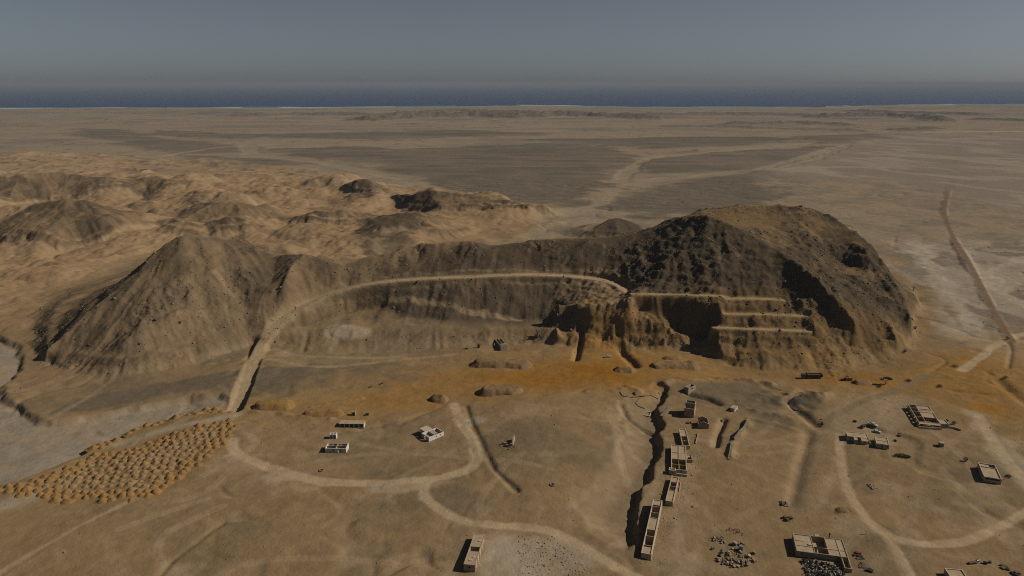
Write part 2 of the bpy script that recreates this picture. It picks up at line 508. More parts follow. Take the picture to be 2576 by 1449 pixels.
# embankment of the haul road: keep its own level where the ground falls away
Z, roadm['haul'] = carve(Z, road1, 4.2, 1.7)
benches = [[(1590, 740, 28.0), (1660, 741, 28), (1740, 743, 28), (1830, 747, 27.5)], [(1828, 752, 26.5), (1900, 752, 26.5), (1968, 755, 26)],
           [(1828, 791, 20), (1930, 792, 20), (2030, 796, 19.5)], [(1795, 825, 14.5), (1900, 829, 14.5), (2035, 834, 14)],
           [(1610, 840, 5), (1660, 848, 5)]]
benches.pop()
bd = None
for b in benches:
    P = L_z(b)
    P = [(p[0], p[1] + 1.5, p[2]) for p in P]
    Z, d = carve(Z, P, 2.2, 1.2, smooth=False)
    bd = d if bd is None else np.minimum(bd, d)
roadm['bench'] = bd
flat_roads = [('pale', [(585, 1110), (588, 1132), (640, 1160), (720, 1186), (790, 1206), (880, 1212), (1000, 1212), (1080, 1208), (1140, 1197), (1184, 1180), (1200, 1150), (1185, 1105), (1158, 1060), (1142, 1015)], 3.2),
              ('pale', [(1085, 1207), (1066, 1230), (1076, 1260), (1120, 1293), (1180, 1317), (1250, 1326), (1330, 1331), (1400, 1347), (1470, 1381), (1560, 1432), (1640, 1475)], 2.6),
              ('grey', [(2330, 945), (2240, 985), (2170, 1010), (2092, 1048), (2062, 1085), (2042, 1140), (2022, 1200), (2000, 1275)], 3.0),
              ('pale', [(2112, 1090), (2118, 1165), (2132, 1220), (2165, 1285), (2215, 1332), (2300, 1362), (2420, 1360), (2510, 1325), (2600, 1280)], 2.4),
              ('pale', [(2215, 1332), (2250, 1370), (2285, 1430), (2300, 1470)], 1.6),
              ('pale', [(2420, 935), (2470, 900), (2500, 872), (2560, 845), (2620, 835)], 3.2),
              ('pale', [(2460, 1045), (2500, 1110), (2540, 1170), (2600, 1240)], 3.0)]
for name, pts, half in flat_roads:
    P = [Pz(u, v)[:2] + (0.0,) for u, v in pts]
    P = smooth_line(P)
    d, _ = line_dist(GX, GY, P, half + 8)
    k = 1 - sstep(half, half + 3, d)
    Z = Z * (1 - 0.8 * k) + (blur(Z, 6) - 0.15) * 0.8 * k
    key = name
    roadm[key] = np.minimum(roadm[key], d / half) if key in roadm else d / half
# raised track across the right-hand plain
track = smooth_line([Pz(u, v)[:2] + (0,) for u, v in [(2392, 460), (2380, 500), (2376, 540), (2395, 592), (2430, 652), (2456, 700), (2490, 768), (2528, 838), (2546, 860)]])
d, _ = line_dist(GX, GY, track, 40)
roadm['track'] = d
Z = np.maximum(Z, np.where(d < 20, 1.1 - np.maximum(d - 3.4, 0) * 0.5, -99))

edge = np.minimum(np.minimum(GX - X0, X1 - GX), Y1 - GY)
Z = Z * sstep(0, 60, edge)


def ground_z(x, y):
    xx, yy = np.array([x], np.float64), np.array([y], np.float64)
    return float(sample(Z, xx, yy)[0] + plain_z(yy)[0])


# ------------------------------------------------------------------ terrain albedo (raster)
def C(*c):
    return np.array(c, np.float32)


def lay(A_, col, m_):
    return A_ + (np.asarray(col, np.float32) - A_) * np.clip(m_, 0, 1)[..., None]


SAND, GRAVEL, PALE = C(.305, .213, .116), C(.228, .172, .103), C(.40, .30, .195)
n1 = fbm(GX, GY, 48, 4, 101)
n2 = fbm(GX, GY, 11, 3, 105)
n3 = fbm(GX * 0.55 + GY * 0.83, (GY * 0.55 - GX * 0.83) * 0.22, 9, 3, 108)
COL = np.zeros((NY, NX, 3), np.float32) + SAND
COL = lay(COL, GRAVEL, sstep(-0.15, 0.35, n1 + 0.35 * n3 + 0.15 * n2) * 0.85)
COL = lay(COL, PALE, sstep(0.28, 0.6, fbm(GX, GY, 30, 4, 111) + 0.3 * n2) * 0.5)
COL = lay(COL, C(.36, .265, .16), sstep(.66, .95, rill + .12 * n2) * .45)
# plain to the right
rp = [Pz(u, v)[:2] for u, v in [(2290, 870), (2310, 740), (2200, 600), (2000, 510), (1930, 430), (2100, 372), (2900, 372), (2900, 900), (2560, 900)]]
rpm = sstep(-45, 45, poly_sd(GX, GY, rp, 90) + 45 * n1 + 10 * n2)
COL = lay(COL, C(.262, .213, .164), rpm * 0.9)
wsh = np.maximum(fbm(GX + 30 * n1 + .35 * GY, GY * 0.5, 95, 4, 115, 0.55, True), fbm(GX + 14 * n1 - .2 * GY, GY * 0.5, 40, 3, 119, 0.55, True) - .12)
COL = lay(COL, C(.42, .35, .275), rpm * sstep(0.28, 0.48, wsh + .1 * n2) * 0.8)
COL = lay(COL, C(.235, .20, .165), rpm * sstep(0.15, 0.5, fbm(GX, GY, 60, 3, 118)) * 0.7)
chn = np.zeros_like(GX)
for pts, wd in [([(2190, 500), (2212, 560), (2290, 600), (2345, 680), (2400, 760), (2480, 850)], 9), ([(2620, 470), (2480, 520), (2420, 565), (2400, 600), (2330, 620)], 8), ([(2620, 540), (2480, 600), (2440, 640), (2500, 720), (2600, 775)], 8),
                ([(2250, 610), (2330, 650), (2375, 710), (2360, 790), (2400, 850)], 7), ([(2100, 520), (2190, 540), (2300, 545), (2385, 560)], 8), ([(2620, 640), (2540, 660), (2470, 690)], 6), ([(2200, 640), (2270, 700), (2330, 790)], 6), ([(2100, 470), (2160, 510), (2200, 560)], 9)]:
    d, _ = line_dist(GX, GY, smooth_line([Pz(u, v)[:2] + (0,) for u, v in pts]), 60)
    chn = np.maximum(chn, 1 - sstep(wd * .5, wd * 1.5, d + 16 * n1 + 8 * n2))
COL = lay(COL, C(.50, .425, .335), chn * rpm * (.9 + .4 * n2))
# pale washes
COL = lay(COL, C(.385, .315, .235), sstep(0, 6, sd_washL) * (0.85 + .3 * n3))
COL = lay(COL, C(.31, .265, .21), sstep(0.1, .5, n3 + .4 * n1) * sstep(2, 9, sd_washL) * .6)
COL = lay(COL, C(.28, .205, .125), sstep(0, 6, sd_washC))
# gravel terrace and fan in front of the left hill
terr = [Pz(u, v)[:2] for u, v in [(115, 1040), (180, 1000), (420, 960), (560, 938), (622, 930), (1000, 905), (1120, 925), (1080, 950), (960, 975), (880, 990), (760, 1008), (640, 1005), (530, 985), (430, 990), (240, 1030)]]
tm = sstep(-2, 5, poly_sd(GX, GY, terr, 20) + wob)
COL = lay(COL, C(.178, .142, .098), tm * 0.92)
# gravel flats and sandy channels beyond the hills
bk = sstep(840, 980, GY) * (1 - sstep(-5, 30, bsd + 30 * n1))
COL = lay(COL, C(.335, .262, .182), bk)
COL = lay(COL, C(.25, .208, .157), bk * sstep(-.05, .4, n1 + .4 * n3) * .7)
for poly in [[(1590, 470), (1750, 452), (1925, 430), (1918, 450), (1960, 490), (1940, 510), (1800, 540), (1700, 550), (1560, 540), (1500, 515), (1560, 490)],
             [(690, 378), (1640, 395), (1600, 418), (1565, 445), (1500, 475), (1455, 495), (1440, 520), (1390, 524), (1290, 514), (1180, 487), (1080, 466), (1035, 440), (950, 415), (880, 402), (780, 398)]]:
    gm = sstep(-26, 30, poly_sd(GX, GY, [Pg(u, v)[:2] for u, v in poly], 120) + 60 * n1 + 14 * n3)
    COL = lay(COL, C(.155, .132, .102), gm * bk * (.78 + .3 * n3))
for pts, wd in [([(1250, 640), (1330, 590), (1420, 545), (1500, 515), (1560, 470), (1620, 455), (1780, 440), (1920, 428)], 14), ([(1000, 470), (1060, 462), (1180, 495), (1300, 525), (1420, 530), (1500, 515)], 16)]:
    d, _ = line_dist(GX, GY, [Pg(u, v)[:2] for u, v in pts], 90)
    COL = lay(COL, C(.37, .29, .20), (1 - sstep(wd * .6, wd * 1.6, d + 16 * n1 + 6 * n2)) * bk * .85)
# badlands
COL = lay(COL, C(.40, .268, .150), badm * 0.9)
COL = lay(COL, C(.43, .32, .205), badm * sstep(-.1, -.5, bn) * 0.7)
COL = lay(COL, C(.31, .215, .13), badm * sstep(.1, .5, fbm(GX, GY, 60, 4, 122)) * 0.6)
cap = sstep(1.15, 1.9, Zh / (blur(Zh, 120) + 4)) * sstep(6, 16, Zh) * sstep(560, 620, GY)
COL = lay(COL, C(.17, .12, .075), cap * (.75 + .3 * n2))
# hills: varnished rock and scree
sm_ = sstep(0.12, 0.4, slope + 0.05 * ST[1]) * sstep(1.0, 7, Zh)
COL = lay(COL, C(.205, .146, .086), sm_ * 0.9)
dark = sstep(-0.2, 0.7, ST[2] * 0.35 + fbm(GX, GY, 60, 3, 131) + 0.5 * sstep(20, 60, Zh)) * sm_
COL = lay(COL, C(.120, .090, .058), dark * 0.85)
COL = lay(COL, C(.27, .19, .11), sm_ * sstep(0.7, 1.9, ST[1]) * 0.5)
tal_lit = [Pz(u, v, z)[:2] for u, v, z in [(470, 600, 50), (600, 605, 48), (690, 660, 35), (650, 760, 15), (640, 860, 3), (470, 920, 1), (330, 940, 0), (400, 800, 14), (430, 700, 32)]]
tal_litm = sstep(-8, 22, poly_sd(GX, GY, tal_lit, 40) + 3 * wob)
COL = lay(COL, C(.285, .205, .122), tal_litm * sm_ * (.62 + .25 * n2 - .2 * ST[1] * .3))  # left hill's right face painted paler as if sunlit, in sandy talus tones
COL = lay(COL, C(.30, .22, .14), sm_ * sstep(0.9, 2.2, ST[0]) * 0.35)
COL = lay(COL, C(.10, .082, .062), rockm * big * sstep(0.1, 0.5, rock) * 0.7)
# the long crest is nearly black with varnish
ch = [Pz(u, v, z)[:2] for u, v, z in [(860, 690, 32), (900, 655, 44), (1050, 610, 45), (1180, 598, 47), (1500, 590, 46), (1640, 570, 50), (1640, 690, 34), (1500, 690, 30), (1400, 680, 31), (1200, 684, 31), (1000, 695, 31)]]
chm = sstep(-8, 12, poly_sd(GX, GY, ch, 30) + 3 * wob)
COL = lay(COL, C(.088, .066, .044), chm * (.86 + .15 * n2))
COL = lay(COL, C(.20, .14, .085), chm * sstep(.9, 2.0, ST[1] + .6 * ST[2]) * .6)
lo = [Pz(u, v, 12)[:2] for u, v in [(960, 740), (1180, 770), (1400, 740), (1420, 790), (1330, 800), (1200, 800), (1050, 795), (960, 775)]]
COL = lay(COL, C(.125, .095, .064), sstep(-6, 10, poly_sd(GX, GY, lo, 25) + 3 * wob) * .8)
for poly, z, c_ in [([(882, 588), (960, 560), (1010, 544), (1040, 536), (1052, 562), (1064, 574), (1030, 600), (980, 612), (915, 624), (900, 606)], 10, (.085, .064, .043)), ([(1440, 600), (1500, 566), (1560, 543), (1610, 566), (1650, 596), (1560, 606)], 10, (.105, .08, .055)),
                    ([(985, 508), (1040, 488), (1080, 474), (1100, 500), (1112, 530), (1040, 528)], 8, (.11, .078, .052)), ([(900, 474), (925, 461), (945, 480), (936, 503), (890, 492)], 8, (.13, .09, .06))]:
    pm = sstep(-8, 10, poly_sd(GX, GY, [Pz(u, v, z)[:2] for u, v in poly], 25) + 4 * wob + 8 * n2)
    COL = lay(COL, C(*c_), pm * .85)  # dark varnish on the back hills, with shade of their left faces painted in
# right hill is darker, its quarried face browner
qh = [Pz(u, v, 20)[:2] for u, v in [(1560, 700), (1640, 600), (1700, 500), (2060, 480), (2250, 600), (2320, 800), (2260, 900), (1900, 940), (1700, 890), (1560, 790)]]
qm = sstep(-20, 25, poly_sd(GX, GY, qh, 45)) * sstep(1, 6, Zh)
COL = lay(COL, C(.096, .073, .048), qm * (.62 + .3 * sstep(10, 30, Zh)))
COL = lay(COL, C(.135, .098, .06), qm * sstep(.8, 2.0, ST[1] + .5 * ST[2]) * .6)
qf = [Pd(u, v, 374 / (.6 - ray(u, v)[2] / ray(u, v)[1]))[:2] for u, v in [(1440, 800), (1500, 740), (1560, 720), (1700, 735), (1860, 735), (1990, 752), (2100, 800), (2200, 755), (2285, 790), (2300, 850), (2200, 905), (1900, 940), (1700, 890), (1500, 890)]]
qfm = sstep(-12, 15, poly_sd(GX, GY, qf, 30) + 2 * wob) * sstep(0.3, 3, Zh)
COL = lay(COL, C(.225, .142, .062), qfm * (0.7 + .25 * n2 + .25 * n1))
COL = lay(COL, C(.145, .098, .055), qfm * sstep(.2, 1.5, ST[1]) * .6)
# ore dust
ore = [Pz(u, v)[:2] for u, v in [(770, 1040), (880, 1010), (1000, 962), (1100, 935), (1180, 905), (1300, 915), (1400, 890), (1480, 850), (1600, 880), (1700, 895), (1850, 925), (2000, 932), (2200, 925), (2330, 900), (2440, 880),
                                (2560, 930), (2600, 1060), (2470, 1065), (2400, 1010), (2300, 985), (2180, 985), (2060, 965), (1900, 948), (1700, 955), (1600, 985), (1400, 992), (1250, 1005), (1100, 1010), (950, 1035)]]
tan_ = [Pz(u, v)[:2] for u, v in [(560, 1060), (700, 1000), (900, 940), (1150, 890), (1500, 860), (1800, 900), (2100, 925), (2300, 880), (2420, 850), (2700, 840), (2700, 1090), (2440, 1080), (2300, 1010), (2050, 985), (1700, 970), (1540, 1000), (1300, 1015), (1000, 1030), (800, 1055)]]
tnm = sstep(-30, 25, poly_sd(GX, GY, tan_, 60) + 6 * wob + 12 * n2 + 8 * n1)
COL = lay(COL, C(.345, .22, .095), tnm * (.68 + .3 * n3 + .2 * n2))
osd = poly_sd(GX, GY, ore, 40)
om = sstep(-16, 18, osd + 4 * wob + 7 * n3 + 6 * n2)
COL = lay(COL, C(.345, .20, .068), om * 0.9)
COL = lay(COL, C(.31, .175, .055), om * sstep(0, .5, n3 + .5 * n2) * .6)
hot = np.zeros_like(GX)
for u, v, rr in [(1430, 948, 32), (1330, 945, 20), (1490, 930, 20), (2130, 950, 16), (2470, 1030, 9)]:
    c = Pz(u, v)
    hot = np.maximum(hot, np.exp(-(((GX - c[0]) / (rr * 1.5)) ** 2 + ((GY - c[1]) / (rr * 0.6)) ** 2)))
COL = lay(COL, C(.34, .15, .014), om * hot * (0.9 + .5 * n3))
oreL = [Pz(u, v)[:2] for u, v in [(-40, 1215), (90, 1192), (230, 1115), (330, 1065), (450, 1030), (580, 1025), (640, 1005), (760, 1010), (790, 1040), (640, 1050), (610, 1065), (600, 1095), (545, 1150), (470, 1210), (370, 1262), (60, 1268), (-40, 1245)]]
om2 = sstep(-3, 4, poly_sd(GX, GY, oreL, 25) + wob)
COL = lay(COL, C(.315, .20, .09), om2 * 0.8)
COL = lay(COL, C(.42, .36, .25), om2 * np.exp(-(line_dist(GX, GY, [Pz(u, v)[:2] for u, v in [(290, 1112), (400, 1085), (520, 1062), (590, 1048)]], 20)[0] / 4.0) ** 2))
COL = lay(COL, C(.43, .37, .27), np.exp(-(line_dist(GX, GY, [Pz(u, v)[:2] for u, v in [(-60, 1290), (20, 1265), (70, 1248)]], 30)[0] / 7.0) ** 2) * .8)
# white tip at the foot of the crest
for u, v, a_, b_ in [(875, 850, 20, 12), (1140, 760, 1, 1), (2190, 960, 0.1, .1), (1360, 1400, 30, 14), (1290, 1420, 16, 16), (1000, 1225, 14, 5), (720, 1196, 14, 5), (1180, 1060, 9, 6)]:
    c = Pz(u, v, 2 if v < 900 else 0)
    COL = lay(COL, C(.43, .355, .26), sstep(0.25, .6, np.exp(-(((GX - c[0]) / a_) ** 2 + ((GY - c[1]) / b_) ** 2)) + .25 * n2) * .75)
# bright banks and slumps
COL = lay(COL, C(.36, .27, .175), sstep(0.25, .7, np.hypot(*np.gradient(blur(Z, 1), R))) * (1 - sm_) * (1 - om) * 0.5)
for poly, c_, a_ in [([(1700, 968), (1800, 958), (1900, 962), (1985, 1000), (1960, 1030), (1850, 1025), (1760, 1012), (1720, 1000)], (.19, .155, .10), .85), ([(1880, 1030), (1960, 1030), (2010, 1055), (1990, 1080), (1910, 1070)], (.20, .16, .10), .8),
                     ([(2010, 990), (2080, 985), (2060, 1020), (2040, 1060), (1995, 1030)], (.17, .135, .088), .85), ([(2060, 1030), (2200, 985), (2330, 1000), (2300, 1060), (2240, 1110), (2120, 1100), (2075, 1080)], (.38, .29, .185), .6),
                     ([(2420, 1030), (2470, 1040), (2540, 1110), (2620, 1200), (2620, 1260), (2540, 1200), (2470, 1110)], (.42, .34, .24), .8), ([(1690, 1170), (1760, 1160), (1745, 1300), (1700, 1420), (1650, 1440), (1670, 1330)], (.37, .275, .175), .6),
                     ([(2130, 1120), (2190, 1150), (2190, 1260), (2140, 1200)], (.19, .155, .098), .6), ([(1720, 1400), (1740, 1390), (1750, 1430), (1700, 1449)], (.43, .34, .23), .6), ([(2090, 1140), (2110, 1140), (2100, 1200), (2080, 1260), (2060, 1270), (2075, 1200)], (.42, .315, .20), .6),
                     ([(1000, 1212), (1085, 1206), (1130, 1216), (1060, 1240), (990, 1246), (960, 1232)], (.42, .315, .20), .8), ([(660, 1190), (720, 1195), (700, 1225), (660, 1215)], (.42, .315, .20), .7)]:
    pm = sstep(-2.5, 4, poly_sd(GX, GY, [Pz(u, v)[:2] for u, v in poly], 15) + 1.6 * wob + 3 * n2)
    COL = lay(COL, C(*c_), pm * a_)
qap = poly_sd(GX, GY, foot_main, 40)
COL = lay(COL, C(.27, .18, .088), sstep(-34, -2, qap + 10 * n2 + 6 * n3) * (1 - sm_) * sstep(120, 190, GX) * .75)
# roads
ruts = fbm(GX, GY, 4, 3, 141)
COL = lay(COL, C(.60, .455, .29), (1 - sstep(2.9, 4.9, roadm['haul'] + .5 * ruts)) * .97)
COL = lay(COL, C(.36, .265, .155), (1 - sstep(4, 10, roadm['haul'] + 2 * ruts)) * .6)
COL = lay(COL, C(.43, .31, .168), (1 - sstep(1.8, 3.4, roadm['bench'] + .5 * ruts)) * .95)
COL = lay(COL, C(.51, .39, .25), (1 - sstep(0.75, 1.3, roadm['pale'] + .3 * ruts + .2 * n2)) * .92)
COL = lay(COL, C(.265, .20, .122), (1 - sstep(0.75, 1.15, roadm['grey'] + .15 * ruts)) * .9)
COL = lay(COL, C(.225, .15, .098), (1 - sstep(2.0, 4.2, roadm['track'] + 1.0 * ruts)) * .9)
for pts in [[(548, 752, 447), (590, 778, 434), (635, 808, 421)], [(965, 736, 449), (1060, 741, 446), (1130, 757, 441), (1180, 772, 437), (1225, 766, 438)], [(1190, 806, 436), (1250, 810, 435), (1310, 815, 432)],
            [(1590, 741, 418), (1530, 752, 420), (1480, 800, 419)]]:
    d, _ = line_dist(GX, GY, smooth_line(L_d(pts)), 12)
    COL = lay(COL, C(.36, .265, .16), (1 - sstep(1.2, 3.2, d + ruts)) * .8)
trk = np.zeros_like(GX)
for pts in [[(0, 1440), (250, 1300), (420, 1215)], [(500, 1200), (640, 1120), (600, 1080)], [(420, 1260), (520, 1230), (620, 1140)], [(300, 1330), (380, 1300), (520, 1250)],
            [(560, 1270), (420, 1340), (400, 1400), (470, 1449)], [(2370, 1180), (2450, 1260), (2520, 1350), (2560, 1400)], [(2200, 1000), (2230, 1090), (2245, 1140)], [(2230, 1000), (2215, 1060)],
            [(1700, 1300), (1720, 1400), (1740, 1449)], [(1560, 1010), (1550, 1100), (1580, 1200)], [(2230, 1345), (2260, 1400), (2280, 1449)], [(660, 905), (800, 925), (1000, 900), (1150, 890)],
            [(690, 880), (800, 900), (1000, 895)], [(2340, 1080), (2420, 1150), (2480, 1230)]]:
    d, _ = line_dist(GX, GY, smooth_line([Pz(u, v)[:2] + (0,) for u, v in pts]), 8)
    trk = np.maximum(trk, (1 - sstep(0.5, 1.4, np.abs(d - 1.1) + .5 * ruts)))
tr = random.Random(77)
for _ in range(46):
    u, v = tr.uniform(-50, 2620), tr.uniform(1080, 1440)
    x, y, _z = Pz(u, v)
    a = tr.choice((tr.uniform(0, 6.28), math.radians(38) + tr.gauss(0, .25)))
    P = []
    for k in range(8):
        P.append((x, y, 0.0))
        a += tr.gauss(0, .16)
        x, y = x + math.cos(a) * 16, y + math.sin(a) * 16
    d, _ = line_dist(GX, GY, smooth_line(P, 4), 6)
    trk = np.maximum(trk, (1 - sstep(0.4, 1.3, np.abs(d - 1.0) + .5 * ruts)) * tr.uniform(.3, .9) * (1 - om))
COL = lay(COL, C(.41, .305, .20), trk * .62)
COL *= (1 + 0.10 * n2 + 0.10 * fbm(GX, GY, 3.5, 2, 151))[..., None]
COL = np.clip(COL, .03, .6) * ALB

# ------------------------------------------------------------------ ground sheet
ys = [70.0]
while ys[-1] < 7600:
    y = ys[-1]
    dy = 0.62 if y < 820 else 0.62 * (y / 820) ** 2
    ys.append(y + min(max(dy, 0.62), 30))
ys = np.array(ys)
NC = 1350
ss = np.linspace(-1, 1, NC)
VX = ss[None, :] * (ys[:, None] * 0.95 + 190)
VY = np.repeat(ys[:, None], NC, 1)
inside = (VX > X0) & (VX < X1) & (VY < Y1)
hz = np.zeros(VX.shape, np.float32)
col = np.zeros(VX.shape + (3,), np.float32)
hz[inside] = sample(Z, VX[inside], np.maximum(VY[inside], Y0))
for k in range(3):
    col[..., k][inside] = sample(COL[..., k], VX[inside], np.maximum(VY[inside], Y0))

# far plain: broad gravel fans, pale channels, low hills near the coast
far = (~inside) | (np.minimum(np.minimum(VX - X0, X1 - VX), Y1 - VY) < 120)
fx_, fy_ = VX[far], VY[far]
cxs = [Pg(u, v) for u, v in [(-900, 273), (0, 273), (200, 271), (700, 271), (1050, 269), (1250, 265.5), (1400, 266), (1600, 269), (1900, 270), (2050, 270), (2150, 266), (2300, 264), (2576, 263), (3400, 261)]]
coast = np.interp(fx_, [p[0] for p in cxs], [p[1] for p in cxs]) + fbm(fx_, fy_ * 0, 300, 3, 200) * 60
fh = np.zeros(fx_.shape, np.float32)
fcol = np.zeros(fx_.shape + (3,), np.float32) + C(.345, .27, .19)
fn = fbm(fx_ * 0.55, fy_, 240, 5, 210)
fn2 = fbm(fx_, fy_, 70, 4, 215)
fcol = lay(fcol, C(.245, .205, .155), sstep(-.05, .4, fn + .3 * fn2) * .8)
fcol = lay(fcol, C(.36, .29, .215), sstep(.15, .5, fbm(fx_ * .4, fy_, 130, 4, 220, .5, True)) * .5)
GP = C(.150, .128, .099)
wv = fbm(fx_ * .5, fy_, 150, 5, 231, .6) * 95 + fbm(fx_ * .3, fy_, 40, 3, 236) * 30
strk = fbm(fx_ * .16 + .1 * fy_, fy_, 34, 4, 238)
for poly in [
    [(200, 325), (320, 328), (380, 345), (560, 362), (628, 372), (610, 385), (470, 388), (330, 365), (210, 345)],
    [(390, 328), (520, 331), (700, 343), (640, 350), (470, 347), (400, 338)],
    [(455, 392), (560, 392), (690, 405), (755, 415), (690, 425), (560, 420), (460, 402)],
    [(690, 378), (860, 370), (1000, 374), (1180, 368), (1400, 362), (1560, 372), (1640, 395), (1600, 418), (1565, 445), (1500, 475), (1455, 495), (1440, 520), (1390, 522), (1290, 512), (1180, 485), (1080, 464), (1035, 440), (950, 415), (880, 402), (780, 398)],
    [(640, 341), (900, 334), (1200, 330), (1430, 336), (1250, 345), (1000, 351), (700, 350)],
    [(1600, 402), (1700, 393), (1900, 382), (2120, 365), (2070, 392), (1990, 412), (1900, 426), (1780, 436), (1640, 450), (1600, 438)],
    [(1590, 470), (1750, 452), (1925, 430), (1918, 450), (1960, 490), (1940, 510), (1700, 548), (1560, 535), (1500, 515), (1560, 490)],
    [(1300, 352), (1600, 346), (1900, 345), (2050, 352), (1900, 368), (1640, 376), (1500, 362)],
    [(2000, 345), (2200, 335), (2300, 345), (2150, 362), (2050, 365)]]:
    P = [Pg(u, v)[:2] for u, v in poly]
    sdp = poly_sd(fx_, fy_, P, 250)
    gm = sstep(-26, 34, sdp + wv)
    fcol = lay(fcol, GP, gm * (.72 + .3 * fn2 + .35 * strk))
    fh += gm * (3.0 + 1.2 * fn2)
# badlands reach beyond the raster
bp = [Pg(u, v)[:2] for u, v in [(-900, 640), (-900, 388), (120, 383), (430, 400), (760, 427), (980, 468), (760, 560), (300, 600)]]
bm = sstep(-60, 60, poly_sd(fx_, fy_, bp, 250) + 60 * fn2)
fcol = lay(fcol, C(.40, .27, .155), bm * .8)
fh += bm * np.maximum(fbm(fx_, fy_, 110, 4, 240, .5, True), 0) * 10
# dark hill chains before the coast
for pts, hgt, wid, cc in [([(930, 303), (1060, 296), (1180, 293), (1300, 296), (1420, 292), (1560, 295), (1640, 300)], 34, 90, C(.165, .13, .10)),
                          ([(1000, 290), (1100, 284), (1160, 280), (1230, 285), (1350, 286)], 26, 110, C(.18, .145, .115)),
                          ([(640, 292), (760, 288), (900, 290)], 16, 110, C(.21, .17, .13)),
                          ([(1650, 290), (1800, 288), (1950, 290), (2100, 293)], 20, 130, C(.19, .155, .125)),
                          ([(1860, 312), (2000, 310), (2120, 315)], 16, 70, C(.20, .16, .125)),
                          ([(2060, 296), (2200, 293), (2330, 297), (2370, 305)], 30, 80, C(.15, .125, .115)),
                          ([(2150, 280), (2230, 283), (2350, 286), (2450, 290)], 20, 90, C(.15, .13, .125)),
                          ([(2270, 328), (2340, 324)], 12, 50, C(.17, .14, .115)),
                          ([(2480, 302), (2600, 306), (2700, 306)], 16, 70, C(.16, .14, .13)),
                          ([(1700, 318), (1850, 320), (2000, 326), (2130, 328)], 10, 60, C(.22, .175, .135)),
                          ([(520, 287), (600, 285), (660, 287)], 9, 80, C(.22, .18, .14))]:
    P = [Pg(u, v)[:2] for u, v in pts]
    d, _ = line_dist(fx_, fy_, P, wid * 4)
    d = np.minimum(d, wid * 4)
    k = np.exp(-((d + 40 * fn2) / wid) ** 2)
    rid = fbm(fx_, fy_, 90, 4, 250, .55, True)
    fh = np.maximum(fh, k * hgt * (.62 + .5 * rid))
    fcol = lay(fcol, cc, sstep(.12, .45, k + .25 * rid) * .85)
# scattered low rises
sc_ = sstep(.2, .6, fbm(fx_ * .5, fy_, 210, 4, 260)) * sstep(3000, 4200, fy_)
fh += sc_ * 7
fcol = lay(fcol, C(.20, .165, .13), sc_ * .6)
# highway and the white pipeline bank
d, _ = line_dist(fx_, fy_, [Pg(u, v)[:2] for u, v in [(-800, 313), (0, 313), (700, 315), (1250, 321), (1700, 328), (2100, 333), (2330, 338)]], 60)
fcol = lay(fcol, C(.20, .17, .14), (1 - sstep(5, 16, d)) * .9)
d, _ = line_dist(fx_, fy_, [Pg(u, v)[:2] for u, v in [(2322, 333.5), (2450, 332.5), (2576, 331.5), (2900, 330)]], 60)
fcol = lay(fcol, C(.52, .46, .38), (1 - sstep(9, 16, d)) * .95)
fh += (1 - sstep(8, 20, d)) * 2.5
d, _ = line_dist(fx_, fy_, [Pg(u, v)[:2] for u, v in [(2416, 345), (2410, 380), (2400, 430), (2380, 500), (2376, 540)]], 60)
fcol = lay(fcol, C(.21, .15, .105), (1 - sstep(6, 12, d)) * .85)
# sandy channels across the gravel
for pts, wid in [([(1300, 610), (1420, 545), (1500, 515), (1560, 470), (1620, 455), (1780, 440), (1920, 428), (2000, 405), (2100, 372)], 14),
                 ([(1560, 478), (1570, 440), (1610, 412), (1640, 398), (1760, 385), (2050, 360)], 16), ([(2130, 365), (2060, 400), (1980, 420), (1930, 430)], 12),
                 ([(1000, 470), (1040, 450), (900, 425), (760, 400), (640, 388), (620, 365)], 26), ([(300, 400), (420, 392), (560, 372), (700, 362)], 10)]:
    d, _ = line_dist(fx_, fy_, [Pg(u, v)[:2] for u, v in pts], 120)
    k = 1 - sstep(wid * .6, wid * 1.5, d + 14 * fn2)
    fcol = lay(fcol, C(.35, .28, .195), k * .85)
    fh -= k * 2
# right-hand plain, washed
rp2 = [Pg(u, v)[:2] for u, v in [(2310, 740), (2000, 510), (1930, 432), (2090, 385), (2250, 342), (3400, 342), (3400, 900)]]
rm = sstep(-120, 120, poly_sd(fx_, fy_, rp2, 250) + 110 * fn2)
fcol = lay(fcol, C(.285, .24, .195), rm * .85)
fcol = lay(fcol, C(.385, .325, .26), rm * sstep(.25, .5, fbm(fx_ + 40 * fn + .35 * fy_, fy_ * .5, 120, 4, 270, .55, True)) * .8)
# shore
shore = sstep(-260, -30, fy_ - coast)
fcol = lay(fcol, C(.40, .34, .27), sstep(-420, -120, fy_ - coast + 160 * fn) * .8)
fcol *= ((1 + .09 * fn2) * ALB)[..., None]
pz = plain_z(fy_)
tot = fh * (1 - sstep(-300, -60, fy_ - coast)) + pz
tot = np.where(fy_ > coast - 60, np.minimum(tot, SEA_Z + 1.5 - (fy_ - coast + 30) * .03), tot)
tot = np.maximum(tot, SEA_Z - 8)
blend = np.zeros(VX.shape, np.float32)
e_ = np.minimum(np.minimum(VX - X0, X1 - VX), Y1 - VY)
blend[inside] = sstep(10, 110, e_[inside])
# inside the raster the fans also colour the flat ground well beyond the hills
blend_f = blend[far]
HZ = hz + plain_z(VY)
HZ[far] = HZ[far] * blend_f + tot * (1 - blend_f)
col[far] = col[far] * blend_f[:, None] + fcol * (1 - blend_f[:, None])


def link(o):
    scene.collection.objects.link(o)
    return o


def tag(o, label=None, cat=None, group=None, kind=None):
    if label:
        o["label"] = label
    if cat:
        o["category"] = cat
    if group:
        o["group"] = group
    if kind:
        o["kind"] = kind
    return o


